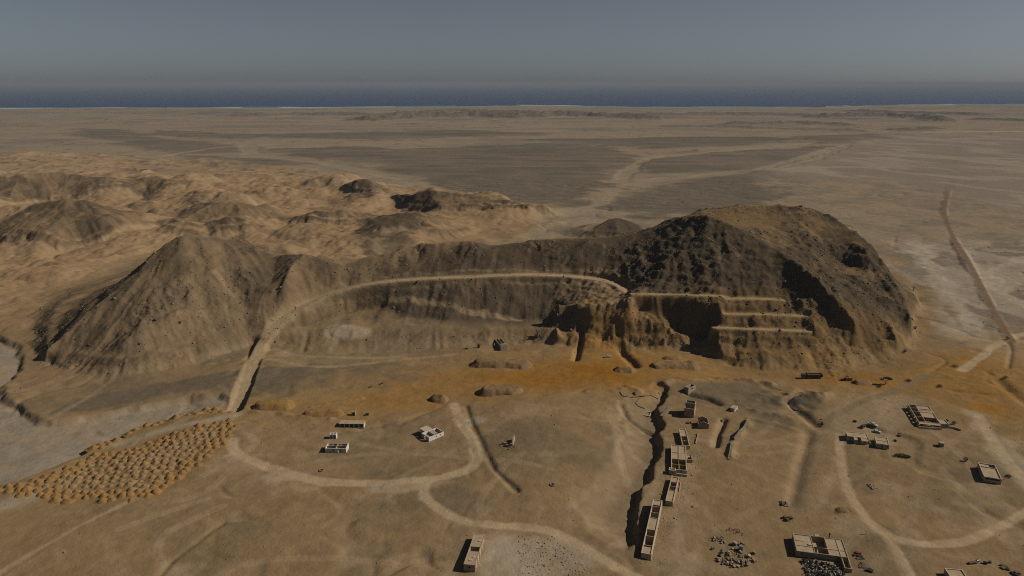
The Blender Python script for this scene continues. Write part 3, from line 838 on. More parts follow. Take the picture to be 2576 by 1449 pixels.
def grid_mesh(name, X, Y, Zv, colr=None):
    ny, nx = X.shape
    me = bpy.data.meshes.new(name)
    me.vertices.add(nx * ny)
    me.vertices.foreach_set("co", np.stack([X, Y, Zv], -1).astype(np.float32).ravel())
    i = np.arange((ny - 1) * nx).reshape(ny - 1, nx)[:, :-1].ravel()
    q = np.stack([i, i + 1, i + nx + 1, i + nx], -1).astype(np.int32).ravel()
    nf = len(i)
    me.loops.add(nf * 4)
    me.loops.foreach_set("vertex_index", q)
    me.polygons.add(nf)
    me.polygons.foreach_set("loop_start", np.arange(0, nf * 4, 4, dtype=np.int32))
    me.polygons.foreach_set("use_smooth", np.ones(nf, bool))
    me.update(calc_edges=True)
    if colr is not None:
        at = me.attributes.new("ground_colour", 'FLOAT_COLOR', 'POINT')
        c4 = np.ones((nx * ny, 4), np.float32)
        c4[:, :3] = colr.reshape(-1, 3)
        at.data.foreach_set("color", c4.ravel())
    return me


def mat(name, base=(.5, .5, .5), rough=.9, noise=None, metallic=0.0, bump=None, attr=None, vor=None):
    m_ = bpy.data.materials.new(name)
    m_.use_nodes = True
    nt = m_.node_tree
    b = nt.nodes["Principled BSDF"]
    b.inputs["Roughness"].default_value = rough
    b.inputs["Metallic"].default_value = metallic
    b.inputs["Specular IOR Level"].default_value = 0.15 if rough > .6 else .5
    tc = nt.nodes.new("ShaderNodeTexCoord")
    src = None
    if attr:
        at = nt.nodes.new("ShaderNodeAttribute")
        at.attribute_name = attr
        src = at.outputs["Color"]
    else:
        rgb = nt.nodes.new("ShaderNodeRGB")
        rgb.outputs[0].default_value = (*[c * ALB for c in base], 1)
        src = rgb.outputs[0]
    if noise:
        for sc, amt in noise:
            nz = nt.nodes.new("ShaderNodeTexNoise")
            nz.inputs["Scale"].default_value = sc
            nz.inputs["Detail"].default_value = 5
            nz.inputs["Roughness"].default_value = .6
            nt.links.new(tc.outputs["Object"], nz.inputs["Vector"])
            mr = nt.nodes.new("ShaderNodeMapRange")
            mr.inputs[1].default_value, mr.inputs[2].default_value = .25, .75
            mr.inputs[3].default_value, mr.inputs[4].default_value = 1 - amt, 1 + amt
            nt.links.new(nz.outputs[0], mr.inputs[0])
            mx = nt.nodes.new("ShaderNodeMix")
            mx.data_type = 'RGBA'
            mx.blend_type = 'MULTIPLY'
            mx.inputs[0].default_value = 1
            nt.links.new(src, mx.inputs[6])
            nt.links.new(mr.outputs[0], mx.inputs[7])
            src = mx.outputs[2]
    nt.links.new(src, b.inputs["Base Color"])
    if bump:
        prev = None
        for sc, dist in bump:
            nz = nt.nodes.new("ShaderNodeTexNoise")
            nz.inputs["Scale"].default_value = sc
            nz.inputs["Detail"].default_value = 6
            nz.inputs["Roughness"].default_value = .65
            nt.links.new(tc.outputs["Object"], nz.inputs["Vector"])
            bp_ = nt.nodes.new("ShaderNodeBump")
            bp_.inputs["Strength"].default_value = .8
            bp_.inputs["Distance"].default_value = dist
            nt.links.new(nz.outputs[0], bp_.inputs["Height"])
            if prev:
                nt.links.new(prev, bp_.inputs["Normal"])
            prev = bp_.outputs[0]
        nt.links.new(prev, b.inputs["Normal"])
    return m_


M_ground = mat("desert_ground", attr="ground_colour", rough=1.0, noise=[(.16, .10), (.9, .09)], bump=[(.10, 1.0), (.6, .22)])
M_ground.node_tree.nodes["Principled BSDF"].inputs["Specular IOR Level"].default_value = 0.0
me = grid_mesh("desert_ground", VX, VY, HZ, col)
me.materials.append(M_ground)
ground = link(bpy.data.objects.new("desert_ground", me))
tag(ground, kind="structure")
del VX, VY, HZ, col, hz

# ------------------------------------------------------------------ sea
M_sea = mat("sea_water", (.010, .055, .165), rough=.55, bump=[(.02, 1.5)])
M_sea.node_tree.nodes["Principled BSDF"].inputs["Specular IOR Level"].default_value = .08
bm_ = bmesh.new()
vv = [bm_.verts.new(p) for p in ((-120000, 4000, SEA_Z), (120000, 4000, SEA_Z), (120000, 160000, SEA_Z), (-120000, 160000, SEA_Z))]
bm_.faces.new(vv)
me = bpy.data.meshes.new("sea")
bm_.to_mesh(me)
bm_.free()
me.materials.append(M_sea)
sea = tag(link(bpy.data.objects.new("sea", me)), kind="structure")

# ------------------------------------------------------------------ haze
HAZE_D = 6.0e-5
mh = bpy.data.materials.new("haze_air")
mh.use_nodes = True
nt = mh.node_tree
nt.nodes.clear()
pv = nt.nodes.new("ShaderNodeVolumePrincipled")
pv.inputs["Color"].default_value = (.258, .297, .362, 1)
pv.inputs["Density"].default_value = HAZE_D
pv.inputs["Anisotropy"].default_value = 0.0
ov = nt.nodes.new("ShaderNodeOutputMaterial")
nt.links.new(pv.outputs[0], ov.inputs["Volume"])
bm_ = bmesh.new()
bmesh.ops.create_cube(bm_, size=1)
me = bpy.data.meshes.new("haze")
bm_.to_mesh(me)
bm_.free()
me.materials.append(mh)
hz_o = link(bpy.data.objects.new("haze", me))
zt, zb = H + 12, SEA_Z - 12
hz_o.scale = (260000, 180000, zt - zb)
hz_o.location = (0, 78000, (zt + zb) / 2)
tag(hz_o, kind="stuff")
#@@OBJECTS
# ------------------------------------------------------------------ objects: builders
M = {
    'plaster': mat("white_plaster", (.62, .51, .385), .9, [(.5, .16), (2.5, .12)], bump=[(3, .05)]),
    'white': mat("white_limewash", (.80, .75, .67), .9, [(.5, .12), (2.5, .1)], bump=[(3, .05)]),
    'cream': mat("cream_plaster", (.52, .40, .27), .9, [(.5, .18), (2.5, .14)], bump=[(3, .05)]),
    'roof': mat("dusty_roof", (.47, .36, .24), .95, [(.35, .2), (1.6, .12)], bump=[(2, .05)]),
    'grey': mat("bare_concrete", (.42, .345, .25), .95, [(.6, .2), (3, .14)], bump=[(3, .05)]),
    'brown': mat("stained_render", (.50, .37, .265), .95, [(.5, .2), (3, .14)], bump=[(3, .05)]),
    'yellow': mat("yellow_paint", (.40, .29, .09), .9, [(.8, .25)]),
    'wood': mat("weathered_timber", (.16, .105, .065), .9, [(2, .25)]),
    'darkdoor': mat("rusty_door_metal", (.10, .07, .05), .7, [(1.5, .3)]),
    'dark': mat("dark_iron", (.035, .032, .03), .7, [(2, .3)]),
    'rubber': mat("old_tyre_rubber", (.042, .042, .044), .85, [(4, .3)]),
    'rock': mat("rubble_stone", (.27, .22, .17), 1, [(.8, .3), (4, .2)], bump=[(4, .06)]),
    'palerock': mat("pale_concrete_rubble", (.36, .29, .21), 1, [(.8, .3), (4, .2)], bump=[(4, .06)]),
    'darkrock': mat("dark_varnished_rock", (.10, .082, .065), 1, [(.8, .35), (4, .2)], bump=[(4, .06)]),
    'ore': mat("ochre_ore", (.315, .185, .066), 1, [(.5, .2), (2.2, .2)], bump=[(1.6, .25), (6, .08)]),
    'orepale': mat("pale_tan_ore", (.315, .205, .10), 1, [(.5, .16), (2.2, .18)], bump=[(1.6, .25), (6, .08)]),
    'spoil': mat("brown_spoil", (.27, .17, .08), 1, [(.25, .22), (1.2, .2)], bump=[(.8, .5), (4, .12)]),
    'greenpaint': mat("green_truck_paint", (.02, .13, .115), .45),
    'rustbody': mat("dusty_tipper_steel", (.12, .075, .05), .75, [(1.2, .3)]),
    'whitecar': mat("white_car_paint", (.60, .60, .60), .35),
    'darkcar': mat("dark_blue_car_paint", (.03, .04, .06), .35),
    'glass': mat("car_glass", (.01, .012, .015), .08),
    'blue': mat("blue_plastic", (.05, .10, .17), .5, [(1.5, .2)]),
    'teal': mat("faded_teal_tank", (.16, .20, .20), .6, [(1.5, .2)]),
    'red': mat("faded_red_paint", (.22, .045, .03), .7, [(2, .25)]),
    'machyellow': mat("faded_yellow_machine_paint", (.20, .13, .035), .6, [(2, .3)]),
    'bark': mat("acacia_bark", (.09, .065, .045), 1, [(3, .3)]),
    'leaf': mat("acacia_leaf", (.075, .072, .035), .9, [(3, .4)]),
    'bush': mat("green_bush_leaf", (.085, .115, .028), .9, [(1.5, .45)]),
    'scrub': mat("dry_scrub", (.085, .07, .045), 1, [(2, .4)]),
    'bird': mat("bird_feather", (.02, .02, .02), .9),
}


class MB:
    def __init__(self):
        self.v, self.f = [], []

    def quadbox(self, c):                      # 8 corners: bottom ring then top ring
        n = len(self.v)
        self.v += c
        self.f += [tuple(n + i for i in q) for q in ((3, 2, 1, 0), (4, 5, 6, 7), (0, 1, 5, 4), (1, 2, 6, 5), (2, 3, 7, 6), (3, 0, 4, 7))]

    def box(self, x0, y0, z0, x1, y1, z1):
        self.quadbox([(x0, y0, z0), (x1, y0, z0), (x1, y1, z0), (x0, y1, z0), (x0, y0, z1), (x1, y0, z1), (x1, y1, z1), (x0, y1, z1)])

    def bar(self, a, b, r, n=5, r2=None):
        a, b = Vector(a), Vector(b)
        q = (b - a).to_track_quat('Z', 'Y')
        k = len(self.v)
        r2 = r if r2 is None else r2
        for p, rr in ((a, r), (b, r2)):
            for i in range(n):
                t = 2 * math.pi * i / n
                self.v.append(tuple(p + q @ Vector((rr * math.cos(t), rr * math.sin(t), 0))))
        for i in range(n):
            j = (i + 1) % n
            self.f.append((k + i, k + j, k + n + j, k + n + i))
        self.f.append(tuple(k + i for i in reversed(range(n))))
        self.f.append(tuple(k + n + i for i in range(n)))

    def wall(self, x0, y0, x1, y1, h, t=.3, z0=-1.2, holes=(), h2=None, jag=0):
        """a wall from (x0,y0) to (x1,y1) centred on its line, with openings (s0, s1, zb, zt) along it"""
        L = math.hypot(x1 - x0, y1 - y0)
        ex, ey = (x1 - x0) / L, (y1 - y0) / L
        nx, ny = -ey * t / 2, ex * t / 2
        h2 = h if h2 is None else h2
        top = lambda s: h + (h2 - h) * s / L

        def piece(s0, s1, za, zb0, zb1):
            if s1 - s0 < .01:
                return
            p, q = (x0 + ex * s0, y0 + ey * s0), (x0 + ex * s1, y0 + ey * s1)
            self.quadbox([(p[0] - nx, p[1] - ny, za), (q[0] - nx, q[1] - ny, za), (q[0] + nx, q[1] + ny, za), (p[0] + nx, p[1] + ny, za),
                          (p[0] - nx, p[1] - ny, zb0), (q[0] - nx, q[1] - ny, zb1), (q[0] + nx, q[1] + ny, zb1), (p[0] + nx, p[1] + ny, zb0)])
        if jag:
            n = max(3, int(L / 1.1))
            hs = [max(.25, top(L * i / n) * (1 - jag * rng.random() ** .8)) for i in range(n + 1)]
            for i in range(n):
                piece(L * i / n, L * (i + 1) / n, z0, hs[i], hs[i + 1])
            return
        s = 0
        for a, b, zb, zt in sorted(holes):
            piece(s, a, z0, top(s), top(a))
            if zb > z0:
                piece(a, b, z0, zb, zb)
            if zt < min(top(a), top(b)) - .05:
                piece(a, b, zt, top(a), top(b))
            s = b
        piece(s, L, z0, top(s), top(L))

    def build(self, name, m_, parent=None, smooth=False):
        me = bpy.data.meshes.new(name)
        me.from_pydata(self.v, [], self.f)
        if smooth:
            for p in me.polygons:
                p.use_smooth = True
        me.materials.append(M[m_])
        o = link(bpy.data.objects.new(name, me))
        if parent:
            o.parent = parent
        return o


def gp(u, v):
    x, y, z = Pz(u, v)
    for _ in range(8):
        x, y, z = Pz(u, v, ground_z(x, y) / S)
    return Vector((x, y, ground_z(x, y)))


def mpp(p):                                     # metres per layout pixel at a point
    d = (p[0], p[1], p[2] - H)
    return (d[1] * CP - d[2] * SP) / 1839.0


def empty(name, loc, rz=0, label=None, cat=None, group=None):
    o = link(bpy.data.objects.new(name, None))
    o.location = loc
    o.rotation_euler = (0, 0, rz)
    return tag(o, label, cat, group, 'thing' if cat else None)


def site(FL, FR, back, hpx):
    """frame of a building from its front corners, a back corner and its height in the layout"""
    a = gp(*FL)
    b, c = Vector(Pz(*FR, a.z / S)), Vector(Pz(*back, a.z / S))
    rz = math.atan2(b.y - a.y, b.x - a.x)
    L = math.hypot(b.x - a.x, b.y - a.y)
    W = abs(-(c.x - a.x) * math.sin(rz) + (c.y - a.y) * math.cos(rz))
    ang = math.atan2(H - a.z, math.hypot(a.x, a.y))
    h = hpx * mpp(a) / math.cos(ang)
    zs = []
    for i in (0, .5, 1):
        for j in (0, .5, 1):
            x = a.x + L * i * math.cos(rz) - W * j * math.sin(rz)
            y = a.y + L * i * math.sin(rz) + W * j * math.cos(rz)
            zs.append(ground_z(x, y))
    return Vector((a.x, a.y, sorted(zs)[4])), rz, L, W, h


def framed(parent, x0, y0, x1, y1, holes, kind='window', m_='wood', t=.3):
    """frames set in the openings of one wall"""
    L = math.hypot(x1 - x0, y1 - y0)
    ex, ey = (x1 - x0) / L, (y1 - y0) / L
    for a, b, zb, zt in holes:
        mb = MB()
        for s0, s1, za, zc in ((a + .005, a + .12, zb + .005, zt - .005), (b - .12, b - .005, zb + .005, zt - .005), (a + .125, b - .125, zt - .13, zt - .005), (a + .125, b - .125, zb + .005, zb + .12)):
            p, q = (x0 + ex * s0, y0 + ey * s0), (x0 + ex * s1, y0 + ey * s1)
            nx, ny = -ey * .08, ex * .08
            mb.quadbox([(p[0] - nx, p[1] - ny, za), (q[0] - nx, q[1] - ny, za), (q[0] + nx, q[1] + ny, za), (p[0] + nx, p[1] + ny, za),
                        (p[0] - nx, p[1] - ny, zc), (q[0] - nx, q[1] - ny, zc), (q[0] + nx, q[1] + ny, zc), (p[0] + nx, p[1] + ny, zc)])
        mb.build(kind, m_, parent)


def house(name, label, FL, FR, back, hpx, walls='plaster', roofm='roof', cuts_y=(), cuts_x=(), roofs=(), front=(), right=(), left=(), backh=(), jag=0, cat="house", parapet=.35,
          frames=True, inner=None, hmin=2.4, floor=True):
    """a rectangular house: outer walls, partitions at fractions cuts_x / cuts_y, roof slabs over fraction rects, openings in fractions of the wall and of the height"""
    if name in ('roofed_shed', 'outhouse', 'roofless_house', 'broken_house', 'white_cabin'):
        walls = 'white'
    loc, rz, L, W, h = site(FL, FR, back, hpx)
    h = max(h, hmin)
    r = empty(name, loc, rz, label, cat)
    T = .34

    def hl(lst, n):
        return [(a * n, b * n, zb * h, zt * h) for a, b, zb, zt in lst]
    mb = MB()
    F, Rr, Bk, Lf = hl(front, L), hl(right, W - 2 * T), hl(backh, L), hl(left, W - 2 * T)
    mb.wall(0, T / 2, L, T / 2, h, T, holes=F, jag=jag)
    mb.wall(L - T / 2, T, L - T / 2, W - T, h, T, holes=Rr, jag=jag)
    mb.wall(0, W - T / 2, L, W - T / 2, h, T, holes=Bk, jag=jag)
    mb.wall(T / 2, T, T / 2, W - T, h, T, holes=Lf, jag=jag)
    mb.build('wall', walls, r)
    if frames:
        framed(r, 0, T / 2, L, T / 2, [q for q in F if q[2] > .2])
        framed(r, L - T / 2, T, L - T / 2, W - T, [q for q in Rr if q[2] > .2])
        framed(r, 0, T / 2, L, T / 2, [(a, b, .02, zt) for a, b, zb, zt in F if zb <= .2], 'door_frame')
    if cuts_x or cuts_y:
        ys_ = [T] + [c * W for c in cuts_y] + [W - T]
        for c in cuts_y:
            mb = MB()
            mb.wall(T + .004, c * W, L - T - .004, c * W, h - .06, .24, holes=[(L * .42, L * .42 + .9, -1, 2.0)] if h > 2.3 and L > 5 else [], jag=jag)
            mb.build('partition_wall', inner or walls, r)
        for c in cuts_x:
            for y0, y1 in zip(ys_[:-1], ys_[1:]):
                if y1 - y0 > .6:
                    mb = MB()
                    mb.wall(c * L, y0 + .13, c * L, y1 - .13, h - .09, .24, jag=jag)
                    mb.build('partition_wall', inner or walls, r)
    for i, q in enumerate(roofs):
        x0, x1, y0, y1 = q[:4]
        lift = q[4] if len(q) > 4 else 0
        mb = MB()
        ax, bx = (x0 * L if x0 > 0 else T + .003), (x1 * L if x1 < 1 else L - T - .003)
        ay, by = (y0 * W if y0 > 0 else T + .003), (y1 * W if y1 < 1 else W - T - .003)
        z = h - parapet + lift
        if lift > 0 or parapet < 0:
            ax, bx, ay, by = x0 * L - .25, x1 * L + .25, y0 * W - .25, y1 * W + .25
        mb.box(ax, ay, z - .22, bx, by, z)
        o = mb.build('roof', roofm, r)
    if floor:
        mb = MB()
        mb.box(T + .01, T + .01, -.8, L - T - .01, W - T - .01, .06)
        mb.build('floor', 'roof', r)
    return r, L, W, h


# --- rocks
def rock_mesh(name, m_, seed, sub=2, flat=.7):
    bm = bmesh.new()
    bmesh.ops.create_icosphere(bm, subdivisions=sub, radius=.5)
    rr = random.Random(seed)
    pl = [(Vector((rr.uniform(-1, 1), rr.uniform(-1, 1), rr.uniform(-1, 1))).normalized(), rr.uniform(.24, .44)) for _ in range(9)]
    for v in bm.verts:
        for n, d in pl:
            k = v.co.dot(n) - d
            if k > 0:
                v.co -= n * k
        v.co *= 1 + rr.uniform(-.05, .05)
        v.co.z *= flat
    me = bpy.data.meshes.new(name)
    bm.to_mesh(me)
    bm.free()
    me.materials.append(M[m_])
    return me


ROCKS = {m_: [rock_mesh("boulder", m_, i * 7 + len(m_)) for i in range(4)] for m_ in ('rock', 'palerock', 'darkrock')}


def block_mesh(m_, seed):
    rr = random.Random(seed)
    bm = bmesh.new()
    bmesh.ops.create_cube(bm, size=1)
    for v in bm.verts:
        v.co += Vector([rr.uniform(-.12, .12) for _ in range(3)])
        if rr.random() < .2:
            v.co *= .6
    bmesh.ops.bevel(bm, geom=list(bm.edges), offset=.06, segments=1, affect='EDGES')
    me = bpy.data.meshes.new("concrete_block")
    bm.to_mesh(me)
    bm.free()
    me.materials.append(M[m_])
    return me


BLOCKS = [block_mesh(m_, i) for i, m_ in enumerate(('palerock', 'rock', 'palerock', 'grey', 'rock'))]


def put(name, me, u, v, size, label, cat, group=None, dz=0.25, rz=None, tilt=.25):
    p = gp(u, v)
    o = link(bpy.data.objects.new(name, me))
    sx, sy, sz = size if isinstance(size, tuple) else (size * rng.uniform(.8, 1.25), size * rng.uniform(.8, 1.2), size * rng.uniform(.7, 1.1))
    o.scale = (sx, sy, sz)
    o.location = (p.x, p.y, p.z + sz * dz)
    o.rotation_euler = (rng.uniform(-tilt, tilt), rng.uniform(-tilt, tilt), rng.uniform(0, 6.28) if rz is None else rz)
    return tag(o, label, cat, group)


def jitter_poly(poly, n, rr):
    us, vs_ = [p[0] for p in poly], [p[1] for p in poly]
    out = []
    while len(out) < n:
        u, v = rr.uniform(min(us), max(us)), rr.uniform(min(vs_), max(vs_))
        if in_poly(np.array([u]), np.array([v]), poly)[0]:
            out.append((u, v))
    return out


# ------------------------------------------------------------------ houses and ruins
W2 = (.12, .2, .45, .75)
r, L, W, h = house('roofed_shed', 'long white shed with an intact pale flat roof and brown front panels', (854.3, 1074.2), (915.3, 1074.5), (923.5, 1066), 8.7,
                   roofs=[(0, 1, 0, 1)], parapet=-.02, front=[(.03 + .195 * i, .03 + .195 * i + .16, 0, .86) for i in range(5)], right=[(.3, .5, .4, .75)], cat='shed', frames=False)
for i in range(5):
    mb = MB()
    mb.box(L * (.03 + .195 * i) + .01, .12, -.3, L * (.19 + .195 * i) - .01, .2, h * .85)
    mb.build('door', 'darkdoor', r)
house('kiosk', 'tiny cube kiosk standing close behind the long roofed shed', (884.7, 1046), (894, 1046), (896, 1042), 8, roofs=[(0, 1, 0, 1)], front=[(.25, .6, 0, .8)], cat='kiosk', walls='grey')
house('outhouse', 'small white roofless outhouse of four cells between the long shed and the four-room ruin', (829.5, 1104.4), (846, 1104.4), (850.2, 1098.5), 11, cuts_y=(.5,), cuts_x=(.5,),
      front=[(.12, .36, 0, .75), (.62, .86, 0, .75)], cat='outhouse')
house('roofless_house', 'square white roofless house with four open rooms in a cross', (818.2, 1139), (871, 1139.5), (882.7, 1125.7), 11.2, cuts_y=(.5,), cuts_x=(.5,),
      front=[(.2, .28, 0, .8), (.34, .43, .35, .75), (.58, .66, 0, .8), (.7, .78, .35, .75)], right=[(.3, .45, .4, .75)], backh=[(.2, .3, .35, .75), (.6, .7, .35, .75)], inner='cream')
r, L, W, h = house('broken_house', 'white house with a half fallen roof slab, left of the bending track', (1079, 1111.4), (1117.2, 1097), (1062.7, 1099.4), 10, cuts_x=(.45,),
                   roofs=[(.45, .72, .3, 1)], right=[(.4, .6, .4, .75)], front=[(.45, .52, .4, .72), (.72, .79, .4, .72)], left=[(.4, .6, 0, .8)])
mb = MB()
mb.box(.2 * L, W + .15, -1, .62 * L, W + 4.2, h + .5)
mb.build('back_room', 'white', r)
mb = MB()
mb.box(.16 * L, W - .15, h + .505, .66 * L, W + 4.6, h + .75)
mb.build('roof', 'plaster', r)
mb = MB()
mb.quadbox([(.1 * L, .5, .4), (.4 * L, .7, 1.2), (.4 * L, W - .8, 1.0), (.1 * L, W - .8, .3), (.1 * L, .5, .6), (.4 * L, .7, 1.4), (.4 * L, W - .8, 1.2), (.1 * L, W - .8, .5)])
mb.build('fallen_slab', 'roof', r)

r, L, W, h = house('tall_ruin', 'two-storey roofless brown tower house with rows of windows, by the dark cliff edge', (1720.2, 1047.7), (1745.2, 1051.4), (1763.3, 1039.5), 20.6, walls='brown', cuts_y=(.48,),
                   right=[(a, a + .09, b, b + .22) for a in (.1, .32, .56, .8) for b in (.12, .52)], floor=True, inner='brown')
mb = MB()
T = .34
for q in ((.004, W * .52, .004, W - T - .004), (L - .344, W * .52, L - .344, W - T - .004)):
    mb.box(q[0], q[1], h + .004, q[0] + T, q[3], h + 2.0)
mb.box(.004, W - T, h + .004, L - .004, W, h + 2.0)
mb.box(.004 + T, W * .48, h + .004, L - T - .004, W * .48 + T, h + 2.0)
mb.build('upper_wall', 'brown', r)
mb = MB()
mb.box(L + .003, 0, h * .46, L + .15, W, h * .50)
mb.build('string_course', 'cream', r)

# gabled ruin
loc, rz, L, W, h = site((1755.8, 1077), (1782.7, 1079), (1797.7, 1065.8), 12)
r = empty('gabled_ruin', loc, rz, 'roofless gabled brown ruin just in front of the tall tower house', 'ruin')
mb = MB()
mb.wall(.17, .34, .17, W - .34, h, .34, jag=.5)
rh = [(W * a, W * a + .9, h * .3, h * .78) for a in (.1, .3, .52, .74)]
mb.wall(L - .17, .34, L - .17, W - .34, h, .34, holes=rh)
for y0 in (0, W - .34):
    y1 = y0 + .34
    for a, b, ha, hb in ((0, .5, h, h * 1.42), (.5, 1, h * 1.42, h)):
        x0, x1 = a * L, b * L
        if a == 0 and y0 == 0:
            x1 = .42 * L
            hb = h * 1.36
            mb.quadbox([(.42 * L, y0, -1), (.5 * L, y0, -1), (.5 * L, y1, -1), (.42 * L, y1, -1), (.42 * L, y0, h * .75), (.5 * L, y0, h * .75), (.5 * L, y1, h * .75), (.42 * L, y1, h * .75)])
            mb.quadbox([(.42 * L, y0, h * 1.05), (.5 * L, y0, h * 1.05), (.5 * L, y1, h * 1.05), (.42 * L, y1, h * 1.05), (.42 * L, y0, h * 1.36), (.5 * L, y0, h * 1.42), (.5 * L, y1, h * 1.42), (.42 * L, y1, h * 1.36)])
        mb.quadbox([(x0, y0, -1), (x1, y0, -1), (x1, y1, -1), (x0, y1, -1), (x0, y0, ha), (x1, y0, hb), (x1, y1, hb), (x0, y1, ha)])
mb.build('wall', 'brown', r)
framed(r, L - .17, .34, L - .17, W - .34, rh)
mb = MB()
mb.box(.4, .4, -.8, L - .4, W - .4, .5)
mb.build('rubble_floor', 'spoil', r)

house('open_hut', 'small square roofless hut alone on the grey rise above the tower house', (1731.5, 987.7), (1749, 988.9), (1750.2, 980), 12, walls='grey', front=[(.42, .62, .45, .75)], right=[(.3, .5, 0, .7)], cat='hut')
house('white_cabin', 'low white box cabin standing alone right of the tower house', (1837, 1032.7), (1847.7, 1035.8), (1854, 1029), 7, roofs=[(0, 1, 0, 1)], parapet=-.02, right=[(.3, .55, 0, .8)], cat='cabin', hmin=2)
loc, rz, L, W, h = site((1614.3, 1042.5), (1634.3, 1045.7), (1640.5, 1037), 4)
r = empty('water_cistern', loc, rz, 'open square cistern with a white rim, sunk left of the cliff-edge shadow', 'cistern')
mb = MB()
for q in ((0, 0, L, 0), (L, .4, L, W - .4), (0, W, L, W), (0, .4, 0, W - .4)):
    mb.wall(*q, .45, .7, holes=())
mb.build('rim', 'plaster', r)
mb = MB()
mb.box(.36, .36, -1.2, L - .36, W - .36, -.35)
mb.build('basin', 'darkdoor', r)

# the terrace of houses along the cliff edge
house('row_house', 'farthest house of the cliff-edge row, with a pale roof and yellow open rooms', (1716.4, 1130), (1735, 1131), (1746, 1090), 9.5, cuts_y=(.28, .55), roofs=[(0, 1, .55, 1)],
      right=[(.1, .15, .3, .75), (.3, .35, .3, .75), (.5, .55, .3, .75), (.75, .8, .3, .75)], inner='yellow', walls='plaster')
house('row_house', 'broad house of many roof slabs in the middle of the cliff-edge row', (1688, 1190), (1727, 1194), (1741, 1133), 9.5, cuts_y=(.2, .42, .68), cuts_x=(.5,),
      roofs=[(0, .5, .42, .68), (.5, 1, .42, .68, .2), (0, .5, .68, 1), (.5, 1, .68, 1)], front=[(.6, .7, .35, .7)], right=[(.1, .14, .3, .75), (.3, .35, 0, .75), (.6, .65, .3, .75)], inner='yellow')
house('annex', 'small white annex at the near left corner of the broad row house', (1682, 1192.8), (1698.5, 1195), (1700, 1188), 8, roofs=[(0, 1, 0, 1)], front=[(.2, .32, .45, .7), (.58, .7, .45, .7)], cat='annex')
house('side_room', 'little roofless side room with timber bars, right of the broad row house', (1728.5, 1164), (1742, 1164.5), (1744, 1152), 6, roofs=[(0, 1, .55, 1)], cat='outbuilding', hmin=2, walls='cream')
house('row_house', 'narrow row house with brown open rooms, third along the cliff edge', (1673, 1270), (1692.6, 1273.5), (1704, 1211), 10, cuts_y=(.45, .6, .78), roofs=[(0, 1, 0, .45), (0, 1, .78, 1)],
      right=[(.1, .14, 0, .75), (.35, .39, .3, .7), (.6, .64, .3, .7), (.85, .89, .3, .7)], inner='brown', walls='cream')
house('row_house', 'longest row house nearest the camera, roof slab at mid length between open rooms', (1612, 1403.5), (1638, 1408.3), (1685, 1274), 17, cuts_y=(.14, .3, .42, .64, .74, .86), roofs=[(0, 1, .42, .64), (0, 1, 0, .12), (0, 1, .9, 1)],
      right=[(.02 + .07 * i, .045 + .07 * i, .25, .75) for i in range(14)], inner='cream', walls='plaster')


def low_wall(name, label, pts, h, t, m_, jag=0, cat='wall'):
    P = [gp(u, v) for u, v in pts]
    r = empty(name, P[0], 0, label, cat)
    mb = MB()
    for a, b in zip(P[:-1], P[1:]):
        n = max(1, int((b - a).length / 4))
        for i in range(n):
            p, q = a.lerp(b, i / n), a.lerp(b, (i + 1) / n)
            p.z, q.z = ground_z(p.x, p.y), ground_z(q.x, q.y)
            d = (q - p).normalized()
            nx, ny = -d.y * t / 2, d.x * t / 2
            k0, k1 = h * (1 - jag * rng.random()), h * (1 - jag * rng.random())
            p, q = p - P[0], q - P[0]
            mb.quadbox([(p.x - nx, p.y - ny, p.z - 1), (q.x - nx, q.y - ny, q.z - 1), (q.x + nx, q.y + ny, q.z - 1), (p.x + nx, p.y + ny, p.z - 1),
                        (p.x - nx, p.y - ny, p.z + k0), (q.x - nx, q.y - ny, q.z + k1), (q.x + nx, q.y + ny, q.z + k1), (p.x + nx, p.y + ny, p.z + k0)])
    o = mb.build('wall_stones', m_, r)
    return r


low_wall('yard_wall', 'low white yard wall across the near end of the broad row house', [(1701, 1196), (1728, 1199.5)], 1.3, .4, 'plaster')
low_wall('yard_wall', 'broken cream yard wall on the right of the farthest row house', [(1751, 1093), (1756, 1094), (1750, 1117)], .9, .4, 'cream', .5)
low_wall('yard_wall', 'knee-high remains of a yard wall right of the narrow row house', [(1704, 1214), (1712, 1215), (1709, 1238)], .6, .4, 'cream', .6)
low_wall('stone_wall', 'long rough stone terrace wall running down to the left, right of the tower house', [(1884, 1056), (1868, 1083), (1846, 1108)], 1.9, .8, 'rock', .25)
low_wall('stone_wall', 'tumbled low stone wall continuing downhill from the terrace wall', [(1841, 1114), (1838, 1135), (1833, 1156)], .8, 1.2, 'rock', .7)
low_wall('stone_foundation', 'notched stone foundation wall left of the tower house at the cliff edge', [(1664, 1049), (1676, 1036), (1686, 1026)], 1.3, 2.2, 'rock', .6)
low_wall('stone_enclosure', 'curving tumbled stone enclosure between the ochre flat and the cliff edge', [(1561, 985), (1568, 997), (1590, 1000), (1615, 995), (1640, 996), (1656, 1003)], .9, 1.0, 'rock', .7)
low_wall('stone_enclosure', 'small bent stone pen wall inside the tumbled enclosure', [(1609, 1003), (1600, 1015), (1606, 1022), (1622, 1028)], .8, .8, 'rock', .6)
low_wall('garden_wall', 'long white garden wall in front of the large courtyard house', [(2311, 1077), (2340, 1079.5), (2369, 1081)], 1.1, .35, 'plaster')
low_wall('garden_wall', 'white wall running right from the annex of the courtyard house', [(2387, 1076.5), (2402, 1079), (2417, 1084)], 1.2, .35, 'plaster')

